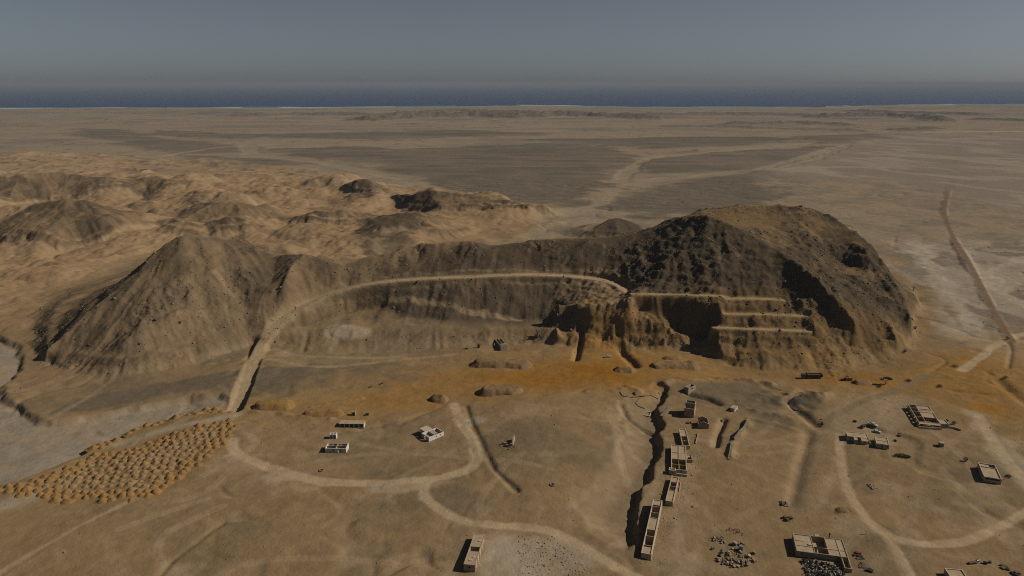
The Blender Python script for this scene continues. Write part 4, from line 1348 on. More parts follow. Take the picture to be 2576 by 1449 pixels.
# large courtyard house
r, L, W, h = house('courtyard_house', 'large rambling courtyard house with tan roofs, porch and ruined left wing, under the orange flat', (2308, 1069), (2364.5, 1075), (2271, 1024), 9, walls='cream',
                   cuts_y=(.3, .6, .8), cuts_x=(.36,), roofs=[(.36, 1, .3, .6), (.36, 1, .6, .8, .25), (.36, 1, .8, 1)],
                   front=[(.04, .2, 0, .8), (.26, .34, .3, .75), (.4, .6, 0, .8), (.66, .92, 0, .8)], left=[(a, a + .08, .3, .75) for a in (.1, .3, .5, .7)], inner='brown')
mb = MB()
mb.box(.15, -2.6, h - .45, L - .3, .33 * 0 - .02, h - .25)
mb.build('porch_roof', 'brown', r)
for i in range(6):
    mb = MB()
    mb.box(.3 + i * (L - 1.2) / 5, -2.45, -1, .62 + i * (L - 1.2) / 5, -2.13, h - .455)
    mb.build('porch_pillar', 'plaster', r)
mb = MB()
mb.box(.4 * L, .7 * W, h + .3, .95 * L, .7 * W + .25, h + .75)
mb.build('parapet', 'cream', r)
for i in range(4):
    mb = MB()
    mb.bar((.05 * L, W * (.35 + .1 * i), h * .95), (.34 * L, W * (.35 + .1 * i), h * .98), .12)
    mb.build('roof_beam', 'wood', r)
house('annex', 'white cube annex attached to the right end of the courtyard house', (2365, 1075.5), (2387, 1077), (2388, 1066), 10, roofs=[(0, 1, 0, 1)], front=[(.6, .78, .35, .7)], cat='annex')

# pair of houses below the parked cars
r, L, W, h = house('white_house', 'flat roofed white house with two projecting front rooms below the parked cars', (2130.6, 1108), (2184, 1114), (2126, 1096), 10.5, roofs=[(0, 1, 0, 1)], parapet=.25,
                   front=[(.1, .16, .3, .7), (.46, .58, 0, .75)], left=[(.4, .6, .35, .7)])
for a, b, dd in ((.28, .44, 3.4), (.62, .9, 3.8)):
    mb = MB()
    hh = [((b - a) * L * .35, (b - a) * L * .6, h * .35, h * .68)]
    mb.wall(a * L, -dd, b * L, -dd, h * .95, .3, holes=hh)
    mb.wall(a * L + .15, -dd + .15, a * L + .15, -.002, h * .95, .3)
    mb.wall(b * L - .15, -dd + .15, b * L - .15, -.002, h * .95, .3)
    mb.build('front_room', 'plaster', r)
    mb = MB()
    mb.box(a * L + .31, -dd + .16, h * .95 - .3, b * L - .31, -.004, h * .95 - .1)
    mb.build('room_roof', 'roof', r)
mb = MB()
mb.wall(L * .94, -.02, L + 1.6, -5.6, h * .8, .3, h2=h * .35)
mb.build('wing_wall', 'cream', r)
r, L, W, h = house('white_house', 'plain white house with a low parapet, right-hand one below the parked cars', (2203, 1125.6), (2236.2, 1130.6), (2190, 1106), 10, cuts_y=(.5,), roofs=[(0, 1, 0, .5), (0, 1, .5, 1, .0)], parapet=.3,
                   front=[(.42, .52, .1, .7), (.78, .88, .35, .7)])

house('lone_house', 'white flat roofed house standing alone at the far right with a stained front wall', (2473.2, 1211.8), (2518, 1219.3), (2428, 1171), 13.5, cuts_y=(.75,), roofs=[(0, 1, 0, .75), (0, .6, .75, 1)], parapet=.45,
      front=[(.08, .9, .55, .8)], left=[(.12, .2, .35, .7), (.42, .5, .35, .7), (.7, .78, .35, .7)], frames=False)
mb = MB()

r, L, W, h = house('long_house', 'long grey-white house with an open collapsed middle room, beside the tyre dump', (2002.4, 1399.8), (2133, 1417), (1999.4, 1356), 13.2, cuts_x=(.36, .64, .86), cuts_y=(.35,),
                   roofs=[(0, .36, 0, 1), (.64, .86, 0, 1), (.86, 1, 0, 1)], parapet=.3, front=[(.09, .13, .45, .75), (.8, .84, .4, .7)], inner='cream', walls='grey')
mb = MB()
for q in ((L * .86 + .15, -7.0, L * .86 + .15, -.003), (L - .15, -7.0, L - .15, -.003), (L * .86, -7.15, L, -7.15)):
    mb.wall(*q, h * .9, .3)
mb.build('front_room', 'cream', r)
mb = MB()
mb.box(L * .03, W * .62, h - .29, L * .2, W * .7, h - .12)
mb.build('roof_ridge', 'roof', r)
mb = MB()
mb.box(L * .27, W * .42, h - .28, L * .33, W * .5, h + .12)
mb.build('roof_hatch', 'plaster', r)
mb = MB()
mb.bar((L * .37, W * .34, h + .1), (L * .63, W * .3, h + .1), .14)
mb.build('roof_beam', 'wood', r)

r, L, W, h = house('barrack_house', 'long narrow house with a ribbed white side wall at the bottom edge', (1166.5, 1436.8), (1195.3, 1439.8), (1244, 1364.3), 15, walls='cream', cuts_y=(.42, .58), roofs=[(0, 1, 0, .42), (0, 1, .58, 1)],
                   parapet=.12, front=[(.42, .58, .45, .72)])
for i in range(6):
    mb = MB()
    mb.box(L + .003, W * (.04 + .18 * i), -1, L + .22, W * (.04 + .18 * i) + .35, h + .02)
    mb.build('pilaster', 'plaster', r)
for a, b in ((.55, .22), (.35, .12), (.6, .75)):
    mb = MB()
    mb.box(L * a, W * b, h - .118, L * a + 1.2, W * b + 1.0, h + .12)
    mb.build('roof_vent', 'plaster', r)
house('corner_house', 'pale house mostly below the bottom edge, only its far corner in view', (2395, 1476), (2440, 1480), (2385, 1444), 14, roofs=[(0, 1, 0, 1)])

# crumbling hut by the bending track
loc, rz, L, W, h = site((1262, 1124), (1290, 1126), (1296, 1108), 11)
r = empty('ruined_hut', loc, rz, 'crumbling tan hut with jagged walls and rubble, right of the bending track', 'ruin')
mb = MB()
mb.wall(L * .35, .3, L, .3, h, .6, jag=.7)
mb.wall(L - .3, .6, L - .3, W, h * 1.25, .6, jag=.45)
mb.wall(L * .45, W * .55, L - .6, W * .55, h, .5, jag=.6)
mb.wall(0, W * .35, L * .45, W * .3, h * .6, .5, jag=.6)
mb.build('wall', 'brown', r)
for i in range(16):
    put('boulder', ROCKS['rock'][i % 4], rng.uniform(1248, 1296), rng.uniform(1118, 1131), rng.uniform(.5, 1.2), 'tan stone fallen round the crumbling hut', 'rock', 'fallen stones of the crumbling hut')

# quarry plant
r, L, W, h = house('crusher_house', 'roofless grey-white crusher building at the foot of the quarried slope', (1240, 857.5), (1259.5, 857.5), (1271, 850), 10, cuts_y=(.5,), front=[(.4, .55, .4, .7)], walls='grey', cat='crusher')
mb = MB()
mb.wall(L - .17, .0, L - .17, W, h + 1.6, .38, z0=h + .004)
mb.build('end_wall', 'plaster', r)
loc = gp(1352.6, 858.8)
r = empty('loading_tower', loc, .2, 'narrow grey loading tower with a doorway below the quarry mouth', 'tower')
mb = MB()
for q in ((0, 0, 2.6, 0), (0, 2.6, 2.6, 2.6)):
    mb.wall(*q, 4.6, .3, holes=[(.8, 1.8, -1, 2.0)] if q[1] == 0 else ())
mb.wall(0, .15, 0, 2.45, 4.6, .3)
mb.wall(2.6, .15, 2.6, 2.45, 4.6, .3)
mb.build('wall', 'grey', r)
mb = MB()
for x in (0, 2.6):
    for y in (0, 2.6):
        mb.bar((x, y, 4.602), (x, y, 6.6), .12)
for z in (5.6, 6.5):
    mb.bar((0, 0, z), (2.6, 0, z), .1)
    mb.bar((2.6, 0, z), (2.6, 2.6, z), .1)
    mb.bar((0, 2.6, z), (2.6, 2.6, z), .1)
    mb.bar((0, 0, z), (0, 2.6, z), .1)
mb.build('top_frame', 'grey', r)
loc = gp(1178, 878)
r = empty('drill_rig', loc, .1, 'small drill rig with a braced white frame on the pale terrace', 'drill rig')
mb = MB()
for x in (-1, 1):
    mb.bar((x, -.6, 0), (.25 * x, 0, 4.4), .13)
    mb.bar((x, 1.4, 0), (.25 * x, 0, 4.4), .13)
mb.bar((-.8, -.5, 1.2), (.8, -.5, 1.2), .1)
mb.bar((-.5, -.3, 2.6), (.5, -.3, 2.6), .1)
mb.build('derrick', 'plaster', r)
mb = MB()
mb.box(-2.6, -.9, 0, -.3, .7, .8)
mb.build('engine', 'dark', r)
loc = gp(1204, 874.8)
r = empty('steel_tank', loc, .1, 'upright black steel tank box right of the drill rig', 'tank')
mb = MB()
mb.box(-.85, -.7, .25, .85, .7, 2.6)
mb.build('tank_body', 'dark', r)
mb = MB()
for x in (-.75, .6):
    for y in (-.65, .5):
        mb.box(x, y, -.3, x + .15, y + .15, .248)
mb.build('stand', 'dark', r)


# ------------------------------------------------------------------ vehicles
def wheels(parent, pts, rad, wid):
    for x, y in pts:
        mb = MB()
        mb.bar((x, y - wid / 2, rad), (x, y + wid / 2, rad), rad, 12)
        w = mb.build('wheel', 'rubber', parent)
        mb = MB()
        s_ = -1 if y < 0 else 1
        mb.bar((x, y + s_ * (wid / 2 + .003), rad), (x, y + s_ * (wid / 2 + .03), rad), rad * .55, 10)
        mb.build('rim', 'grey', w)


def prism(mb, prof, y0, y1):
    n = len(prof)
    k = len(mb.v)
    mb.v += [(x, y0, z) for x, z in prof] + [(x, y1, z) for x, z in prof]
    mb.f += [(k + i, k + (i + 1) % n, k + n + (i + 1) % n, k + n + i) for i in range(n)]
    mb.f += [tuple(k + i for i in reversed(range(n))), tuple(k + n + i for i in range(n))]


def pickup(u, v, head, label, body='whitecar', bed=True, sc=1.0):
    p = gp(u, v)
    r = empty('parked_pickup' if bed else 'parked_car', p, head, label, 'pickup' if bed else 'car')
    r.scale = (sc,) * 3
    mb = MB()
    if bed:
        prism(mb, [(-2.6, .45), (2.5, .45), (2.6, .8), (2.5, 1.0), (1.35, 1.1), (.75, 1.72), (-.55, 1.74), (-.75, 1.1), (-.8, .75), (-2.5, .75), (-2.62, .8)], -.86, .86)
    else:
        prism(mb, [(-2.2, .4), (2.1, .4), (2.2, .75), (2.0, .95), (1.0, 1.05), (.4, 1.5), (-1.3, 1.52), (-1.9, 1.05), (-2.2, .95)], -.86, .86)
    mb.build('body', body, r)
    if bed:
        mb = MB()
        for y in (-.86, .78):
            mb.box(-2.6, y, .752, -.82, y + .08, 1.12)
        mb.box(-2.66, -.78, .752, -2.58, .78, 1.12)
        mb.build('bed_side', body, r)
    mb = MB()
    x0, x1 = (.8, 1.3) if bed else (.45, .96)
    mb.quadbox([(x0 + .46, -.76, 1.13), (x0 + .5, -.76, 1.17), (x0 + .5, .76, 1.17), (x0 + .46, .76, 1.13), (x0 - .04, -.7, 1.66 if bed else 1.45), (x0, -.7, 1.7 if bed else 1.5), (x0, .7, 1.7 if bed else 1.5), (x0 - .04, .7, 1.66 if bed else 1.45)])
    mb.build('windscreen', 'glass', r)
    mb = MB()
    for y in (-.875, .864):
        mb.box(-.5 if bed else -1.2, y, 1.16 if bed else 1.08, .7 if bed else .3, y + .012, 1.6 if bed else 1.42)
    mb.build('side_window', 'glass', r)
    wheels(r, [(x, y) for x in ((-1.6, 1.6) if bed else (-1.35, 1.3)) for y in (-.78, .78)], .38, .24)
    for y in (-.6, .6):
        mb = MB()
        mb.box(2.5 if bed else 2.1, y - .15, .72, 2.63 if bed else 2.22, y + .15, .88)
        mb.build('headlight', 'plaster', r)
    return r


pickup(2195.6, 1070.5, -.85, 'white pickup parked among three vehicles above the white houses, nearest the tyre tracks', 'whitecar', True, 1.05)
pickup(2170.5, 1075, .7, 'dark blue car parked left of the white pickup', 'darkcar', False, 1.0)
pickup(2206, 1088, -.55, 'dusty white car parked right behind the flat roofed white house', 'whitecar', False, .95)
pickup(1529, 899, .25, 'small white pickup on the ochre flat under the quarry mound', 'whitecar', True, 1.0)

# articulated tipper on the ochre road, heading left
p = gp(2041, 951.5)
r = empty('tipper_truck', p, math.pi + .02, 'tipper truck with a green cab and a dusty brown body driving on the ochre road', 'truck')
r.scale = (1.12,) * 3
mb = MB()
mb.box(-6.2, -.55, .75, 6.0, .55, 1.05)
mb.build('chassis', 'dark', r)
mb = MB()
prism(mb, [(4.2, .9), (6.2, .9), (6.25, 1.9), (6.0, 3.0), (4.2, 3.05)], -1.2, 1.2)
cab = mb.build('cab', 'greenpaint', r)
mb = MB()
mb.quadbox([(6.2, -1.05, 1.98), (6.27, -1.05, 1.98), (6.27, 1.05, 1.98), (6.2, 1.05, 1.98), (5.98, -1.05, 2.85), (6.05, -1.05, 2.85), (6.05, 1.05, 2.85), (5.98, 1.05, 2.85)])
mb.build('windscreen', 'glass', cab)
mb = MB()
for y in (-1.215, 1.2):
    mb.box(4.8, y, 1.95, 5.7, y + .015, 2.75)
mb.build('side_window', 'glass', cab)
mb = MB()
for y in (-1.3, 1.18):
    mb.box(-6.4, y, 1.25, 3.3, y + .12, 2.95)
mb.box(-6.4, -1.18, 1.25, 3.3, 1.18, 1.4)
mb.box(3.18, -1.18, 1.4, 3.3, 1.18, 3.7)
mb.box(-6.4, -1.18, 1.4, -6.28, 1.18, 2.8)
for i in range(7):
    for y in (-1.36, 1.302):
        mb.box(-6.2 + 1.5 * i, y, 1.3, -6.05 + 1.5 * i, y + .058, 2.93)
mb.build('tipper_body', 'rustbody', r)
mb = MB()
mb.box(-6.25, -1.15, 1.41, 3.15, 1.15, 2.3)
mb.build('ore_load', 'spoil', r)
wheels(r, [(x, y) for x in (-5.2, -3.9, -2.6, 2.6, 5.2) for y in (-1.0, 1.0)], .52, .35)

# wheel loader
p = gp(2131, 957)
r = empty('wheel_loader', p, math.pi + .1, 'dark dusty wheel loader with its bucket down beside the brown heap on the ochre road', 'loader')
mb = MB()
mb.box(-3.2, -1.0, .9, -.4, 1.0, 2.0)
mb.build('engine_hood', 'machyellow', r)
mb = MB()
mb.box(-.38, -.8, .9, 1.1, .8, 1.9)
cabb = mb.build('cab_base', 'machyellow', r)
mb = MB()
for x in (-.35, .95):
    for y in (-.78, .66):
        mb.box(x, y, 1.903, x + .12, y + .12, 3.1)
mb.box(-.5, -.9, 3.103, 1.2, .9, 3.25)
mb.build('cab', 'dark', r)
mb = MB()
for y in (-.6, .48):
    mb.quadbox([(1.0, y, 1.3), (3.4, y, .5), (3.4, y + .12, .5), (1.0, y + .12, 1.3), (1.0, y, 1.65), (3.4, y, .85), (3.4, y + .12, .85), (1.0, y + .12, 1.65)])
mb.build('lift_arm', 'machyellow', r)
mb = MB()
prism(mb, [(3.4, .1), (4.5, .1), (4.5, .2), (3.6, .3), (3.6, 1.2), (3.4, 1.2)], -1.4, 1.4)
mb.build('bucket', 'dark', r)
wheels(r, [(x, y) for x in (-2.2, 1.3) for y in (-1.05, 1.05)], .8, .6)


# ------------------------------------------------------------------ heaps of ore and spoil
def heap_mesh(name, L, W, h, m_, seed, nx=40, ny=24, flute=.35, top=.45):
    """an elongated tipped heap: flat-topped, steep fluted sides"""
    sx = np.linspace(-1, 1, nx)
    sy = np.linspace(-1, 1, ny)
    X, Y = np.meshgrid(sx, sy)
    X, Y = X * (L / 2 + 1), Y * (W / 2 + 1)
    e = np.hypot(np.maximum(np.abs(X) - (L / 2 - W / 2), 0), Y)
    ang = np.arctan2(Y, X * .35)
    e = e * (1 + flute * .5 * fbm(X, Y, W * .45, 3, seed)) / (W / 2)
    z = h * np.clip((1 - e) / (1 - top), 0, 1) ** .9
    z *= 1 + .28 * fbm(X, Y, W * .6, 3, seed + 9)
    z += .10 * h * fbm(X, Y, h * .5, 2, seed + 5) * (z > .02) + np.where(e > 1, -.6 * np.minimum(e - 1, 1), 0)
    me = grid_mesh(name, X, Y, z.astype(np.float32))
    me.materials.append(M[m_])
    return me


def spoil(label, u0, v0, u1, v1, W, h, m_='spoil', top=.45, extra=0):
    a, b = gp(u0, v0), gp(u1, v1)
    c = (a + b) / 2
    L = (b - a).length + extra
    o = link(bpy.data.objects.new('spoil_heap', heap_mesh('spoil_heap', L, W, h, m_, rng.randrange(500), max(24, int(L / .8)), max(20, int(W / .7)), .5, top)))
    o.location = (c.x, c.y, min(ground_z(c.x, c.y), a.z, b.z) - .1)
    o.rotation_euler = (0, 0, math.atan2(b.y - a.y, b.x - a.x))
    return tag(o, label, 'spoil heap', 'spoil heaps along the ochre road')


spoil('long ochre-topped brown berm beyond the ochre road, left of its brightest part', 1185, 917, 1338, 921, 15, 4.0, 'spoil', .5)
spoil('broad brown heap on the near side of the ochre road, beside the bending track', 1200, 990, 1322, 983, 16, 4.2, 'spoil', .55)
spoil('small peaked brown heap left of the bending track mouth', 1078, 1003, 1130, 1008, 9, 4.2, 'spoil', .1)
spoil('rounded double mound beyond the ochre road, right of its brightest part', 1540, 930, 1602, 934, 10, 3.2, 'spoil', .2)
spoil('long flat-topped spoil berm at the foot of the quarry terraces', 1630, 921, 1760, 922, 14, 3.6, 'spoil', .5)
spoil('low ridge of spoil lying behind the flat-topped berm', 1665, 903, 1715, 901, 7, 2.2, 'spoil', .2)
spoil('scalloped ochre heap beside the foot of the haul road', 632, 1026, 745, 1022, 13, 4.2, 'ore', .45)
spoil('long low ochre berm left behind the roofed shed', 757, 1042, 868, 1042, 9, 3.0, 'ore', .3)
spoil('thin ochre ridge above the roofed shed', 770, 1026, 920, 1001, 5, 1.5, 'ore', .2)
spoil('brown heap between the wheel loader and the acacia tree', 2144, 965, 2192, 962, 8, 2.4, 'spoil', .3)
spoil('dark grey-brown mound above the eroded gully right of the village', 1985, 1007, 2045, 1003, 14, 3.0, 'darkrock', .3)
spoil('low brown mound among the stone enclosures', 1590, 992, 1615, 988, 5, 1.6, 'spoil', .2)
spoil('grey-brown mound at the head of the cliff-edge shadow', 1648, 980, 1664, 977, 6, 2.2, 'rock', .2)
spoil('earth mound pushed up near the right-hand track', 2100, 1279, 2140, 1289, 6, 1.3, 'spoil', .3)

CONES = {m_: [heap_mesh('ore_cone', 4.5, 4.1, 1.35, m_, 40 + 7 * i, 20, 18, .5, .04) for i in range(4)] for m_ in ('ore', 'orepale')}
field = [(-20, 1236), (60, 1212), (110, 1200), (180, 1165), (240, 1135), (330, 1128), (385, 1105), (500, 1072), (580, 1058), (603, 1082), (560, 1130), (500, 1170), (432, 1215), (362, 1258), (240, 1257), (130, 1257), (50, 1246)]
strip = [(232, 1122), (262, 1095), (330, 1064), (430, 1034), (520, 1020), (585, 1024), (585, 1036), (520, 1040), (430, 1056), (340, 1084), (290, 1104), (262, 1125)]
Pf = [Pz(u, v)[:2] for u, v in field]
Ps = [Pz(u, v)[:2] for u, v in strip]
cones = []
y = min(p[1] for p in Pf)
while y < max(p[1] for p in Pf + Ps):
    x = min(p[0] for p in Pf) - 30 + rng.uniform(0, 4)
    while x < max(p[0] for p in Pf + Ps):
        xx, yy = x + rng.uniform(-1.1, 1.1), y + rng.uniform(-.9, .9)
        A1, A2 = np.array([xx]), np.array([yy])
        if in_poly(A1, A2, Pf)[0]:
            sdv = float(poly_sd(A1, A2, Pf, 60)[0])
            cones.append((xx, yy, sdv, 'f'))
        elif in_poly(A1, A2, Ps)[0]:
            cones.append((xx, yy, float(poly_sd(A1, A2, Ps, 60)[0]), 's'))
        x += 4.55
    y += 4.3
print('cones', len(cones))
if len(cones) > 298:
    cones = sorted(cones, key=lambda c: c[1])[:298]
for i, (x, y, sdv, k) in enumerate(cones):
    outer = sdv < 9 or k == 's'
    m_ = 'ore' if outer else 'orepale'
    o = link(bpy.data.objects.new('ore_cone', CONES[m_][i % 4]))
    s_ = rng.uniform(.78, 1.2) * (1.12 if outer else 1.0)
    o.scale = (s_, s_, s_ * rng.uniform(.85, 1.2))
    o.location = (x, y, ground_z(x, y) - .12)
    o.rotation_euler = (0, 0, rng.uniform(0, 6.28))
    if k == 's':
        tag(o, 'ochre cone of tipped ore in the strip along the pale access lane', 'ore heap', 'ochre cones along the access lane')
    elif outer:
        tag(o, 'deep ochre cone of tipped ore on the rim of the heap field', 'ore heap', 'ochre cones rimming the heap field')
    else:
        tag(o, 'pale tan cone of tipped ore in the inner rows of the heap field', 'ore heap', 'pale cones inside the heap field')
p = gp(170, 1263)
o = link(bpy.data.objects.new('ore_cone', CONES['ore'][0]))
o.location, o.scale = (p.x, p.y, p.z - .1), (1.9, 1.2, 1.3)
tag(o, 'single ochre heap lying apart below the heap field', 'ore heap')

# ------------------------------------------------------------------ rubble and dumped things
pile = jitter_poly([(1812, 1385), (1850, 1382), (1888, 1400), (1905, 1412), (1895, 1420), (1850, 1432), (1810, 1420), (1803, 1402)], 110, rng)
for i, (u, v) in enumerate(pile):
    put('concrete_block', BLOCKS[i % 5], u, v, rng.uniform(.35, 1.15), 'broken concrete block in the largest dumped pile on the bare yard', 'block', 'blocks of the largest dumped pile', .35, tilt=.6)
for i, (u, v) in enumerate(jitter_poly([(1793, 1352), (1824, 1352), (1824, 1366), (1795, 1367)], 34, rng)):
    put('concrete_block', BLOCKS[i % 5], u, v, rng.uniform(.4, .95), 'broken block in the small pile at the upper left of the dump', 'block', 'blocks of the upper left pile', .35, tilt=.6)
for i, (u, v) in enumerate(jitter_poly([(2180, 1219), (2197, 1219), (2214, 1228), (2210, 1233), (2190, 1231)], 18, rng)):
    put('boulder', ROCKS['rock'][i % 4], u, v, rng.uniform(.6, 1.3), 'grey stone in the loose heap on the open sand right of the track', 'rock', 'grey stones on the open sand')
singles = [(1848, 1370.5, 1.6, 'pale block top right of the largest pile, above the blue-grey drum'), (1868, 1371.5, 1.7, 'pale hollow block at the upper right edge of the dump'),
           (1793.5, 1382.5, 1.3, 'white block lying alone left of the largest pile'), (1885, 1400, 1.2, 'long tan slab right of the largest pile'), (1896.5, 1393, 1.5, 'dark-sided block farthest right in the dump'),
           (1897, 1412, 1.5, 'flat dark block at the lower right of the dump'), (1868, 1416, 1.4, 'white cube block below the largest pile'), (1880, 1423, 1.4, 'lone tilted block lowest in the dump')]
for i, (u, v, s_, lb) in enumerate(singles):
    put('concrete_block', BLOCKS[i % 5], u, v, (s_ * (2.2 if 'slab' in lb else 1.1), s_, s_ * .9), lb, 'block', None, .4)
# timber heap
p = gp(1846, 1337)
r = empty('timber_heap', p, 0, 'heap of broken poles and sticks above the dumped blocks', 'timber')
for i in range(22):
    mb = MB()
    a = rng.uniform(0, 6.28)
    c = Vector((rng.uniform(-3.2, 3.2), rng.uniform(-2.4, 2.4), rng.uniform(.05, .5)))
    d = Vector((math.cos(a), math.sin(a), rng.uniform(-.15, .25))) * rng.uniform(.6, 1.6)
    mb.bar(c - d, c + d, .09, 5)
    mb.build('pole', 'wood', r)


def drum(u, v, rad, hh, m_, label, lying=False, name='oil_drum', cat='drum', rz=.4, group=None):
    p = gp(u, v)
    r = empty(name, p, rz, label, cat, group)
    mb = MB()
    if lying:
        mb.bar((-hh / 2, 0, rad), (hh / 2, 0, rad), rad, 16)
    else:
        mb.bar((0, 0, -.1), (0, 0, hh), rad, 18)
    mb.build('shell', m_, r)
    mb = MB()
    for k in (.3, .7):
        if lying:
            mb.bar((-hh / 2 + hh * k - .05, 0, rad), (-hh / 2 + hh * k + .05, 0, rad), rad * 1.05, 16)
        else:
            mb.bar((0, 0, hh * k - .05), (0, 0, hh * k + .05), rad * 1.04, 18)
    mb.build('hoop', m_, r)
    return r


drum(1864, 1384, 1.05, 2.2, 'teal', 'big blue-grey drum tank standing in the dump', name='drum_tank', cat='tank')
drum(2368, 1122, 1.6, 2.3, 'grey', 'squat round grey water tank alone right of the white house pair', name='water_tank', cat='tank')
drum(2459, 1413, .5, 1.7, 'blue', 'blue barrel lying left in the coloured junk at the lower right', True)
drum(2478, 1418, .55, 1.5, 'darkcar', 'dark blue barrel in the middle of the coloured junk', True, rz=-.5)
drum(2490, 1416, .6, 1.0, 'blue', 'pale blue barrel standing at the right end of the coloured junk')
p = gp(2446, 1418)
r = empty('scrap_crate', p, .2, 'long red-brown scrap crate at the left end of the coloured junk', 'crate')
mb = MB()
mb.box(-1.9, -.6, -.2, 1.9, .6, .8)
mb.build('box', 'red', r)
mb = MB()
for i in range(4):
    mb.box(-1.8 + .95 * i, -.65, .803, -1.3 + .95 * i, .65, .95)
mb.build('lid_slat', 'rock', r)


def scrap(u, v, w, label, m_='dark', n=7, hh=1.0):
    p = gp(u, v)
    r = empty('scrap_heap', p, rng.uniform(0, 3), label, 'scrap heap')
    for i in range(n):
        mb = MB()
        c = Vector((rng.uniform(-w, w), rng.uniform(-w * .7, w * .7), 0))
        s_ = rng.uniform(.3, .8)
        mb.quadbox([(c.x + x * s_ * rng.uniform(.6, 1.6), c.y + y * s_ * rng.uniform(.6, 1.6), z) for z in (-.2, hh * rng.uniform(.4, 1)) for x, y in ((-1, -1), (1, -1), (1, 1), (-1, 1))])
        mb.build('scrap_piece', m_ if rng.random() < .7 else 'wood', r)
    return r


scrap(2529, 1429, 1.4, 'dark scrap heap right of the coloured junk')
scrap(2559, 1445, 1.4, 'dark scrap heap in the bottom right corner')
scrap(1983, 1306, 2.0, 'black scrap heap with a bright centre beside the grey road end', 'dark', 10, 1.2)
scrap(1974, 1270, 2.0, 'pale and black wreckage heap above the black scrap, left of the grey road', 'palerock', 9, 1.3)
scrap(2148, 1059, 1.4, 'dark wreck remains left of the parked cars', 'dark', 5, .7)
scrap(2264, 1091, 2.2, 'flat dark scrap sheets right of the parked cars', 'darkdoor', 5, .35)
scrap(1813, 1059, 1.8, 'timber and iron wreckage right of the gabled ruin', 'wood', 8, .7)
scrap(1734, 1065, 1.5, 'leaning sticks and iron left of the gabled ruin', 'wood', 6, 1.0)
scrap(2166, 1421, 2.2, 'brown scaffold heap right of the long grey-white house', 'wood', 9, .6)
scrap(2160, 1402, 1.6, 'dark iron heap at the right end of the long grey-white house', 'dark', 6, .7)
scrap(2192, 1437, 1.2, 'small black scrap right of the tyre dump', 'dark', 4, .8)
scrap(2160, 1393, .7, 'single rusty drum stub behind the right end of the long house', 'red', 3, .8)
scrap(921, 1044, 1.3, 'little black rubble heap right of the tiny kiosk', 'dark', 4, .9)
for i, (u, v) in enumerate(((2066, 1055), (2069, 1064), (2066, 1068), (2070, 1067), (2066, 1074))):
    put('boulder', ROCKS['darkrock'][i % 4], u, v, rng.uniform(1.0, 1.6), 'dark boulder at the roadside above the eroded ditch', 'rock', 'roadside boulders by the ditch')
for u, v in ((930, 975), (935, 974), (956, 967), (962, 965)):
    put('boulder', ROCKS['darkrock'][rng.randrange(4)], u, v, 1.7, 'black boulder on the pale bank left of the ochre road', 'rock', 'black boulders on the pale bank')
for u, v in ((1345, 921), (1367, 903), (1382, 922)):
    put('boulder', ROCKS['darkrock'][rng.randrange(4)], u, v, 1.0, 'small black rock on the ochre flat above the orange patch', 'rock', 'black rocks on the ochre flat')
for lb, u, v in (('dark open pit well with a stone ring below the four-room ruin', 809, 1184), ('dark open well with a stone ring in the low hills right of the bending track', 1390, 1220)):
    p = gp(u, v)
    r = empty('well', p, 0, lb, 'well')
    mb = MB()
    for i in range(9):
        a = i * 2 * math.pi / 9
        mb.quadbox([(math.cos(a + da) * rr, math.sin(a + da) * rr, z) for z in (-.3, .45 + .2 * rng.random()) for da, rr in ((-.3, .9), (-.3, 1.5), (.3, 1.5), (.3, .9))])
    mb.build('stone_ring', 'rock', r)
    mb = MB()
    mb.bar((0, 0, -.2), (0, 0, .12), .88, 14)
    mb.build('shaft_shade', 'dark', r)  # dark disc inside the ring, painted shade in place of an open shaft
# post, box, pipes
p = gp(2086.5, 1352)
r = empty('marker_post', p, 0, 'white marker post with a red top behind the long grey-white house', 'post')
mb = MB()
mb.bar((0, 0, -.3), (0, 0, 1.4), .35, 10)
mb.build('post', 'plaster', r)
mb = MB()
mb.bar((0, 0, 1.403), (0, 0, 2.2), .37, 10)
mb.build('cap', 'red', r)
p = gp(2054, 1353)
r = empty('meter_box', p, -.1, 'white block box close behind the open room of the long house', 'box')
mb = MB()
mb.box(-.8, -.6, -.3, .8, .6, 1.4)
mb.build('box', 'plaster', r)
mb = MB()
mb.box(-.15, -.15, 1.403, .15, .15, 1.5)
mb.build('vent', 'dark', r)
for lb, u, v in (('thin bent pipe frame nearest the right-hand track', 2172, 1345), ('thin bent pipe frame lying below the first near the long house', 2190, 1361)):
    p = gp(u, v)
    r = empty('pipe_frame', p, .1, lb, 'pipe frame')
    mb = MB()
    mb.bar((-2.2, 0, .1), (1.2, 0, .1), .08)
    mb.bar((1.2, 0, .1), (1.2, .3, 1.8), .08)
    mb.build('pipe', 'dark', r)

# tyres
def tyre_mesh():
    bm = bmesh.new()
    n, k = 14, 6
    R1, r1 = .42, .17
    ring = [[bm.verts.new(((R1 + r1 * math.cos(b)) * math.cos(a), (R1 + r1 * math.cos(b)) * math.sin(a), r1 * 1.1 * math.sin(b))) for b in [2 * math.pi * j / k for j in range(k)]] for a in [2 * math.pi * i / n for i in range(n)]]
    for i in range(n):
        for j in range(k):
            bm.faces.new((ring[i][j], ring[(i + 1) % n][j], ring[(i + 1) % n][(j + 1) % k], ring[i][(j + 1) % k]))
    me = bpy.data.meshes.new('tyre')
    bm.to_mesh(me)
    bm.free()
    for p_ in me.polygons:
        p_.use_smooth = True
    return me


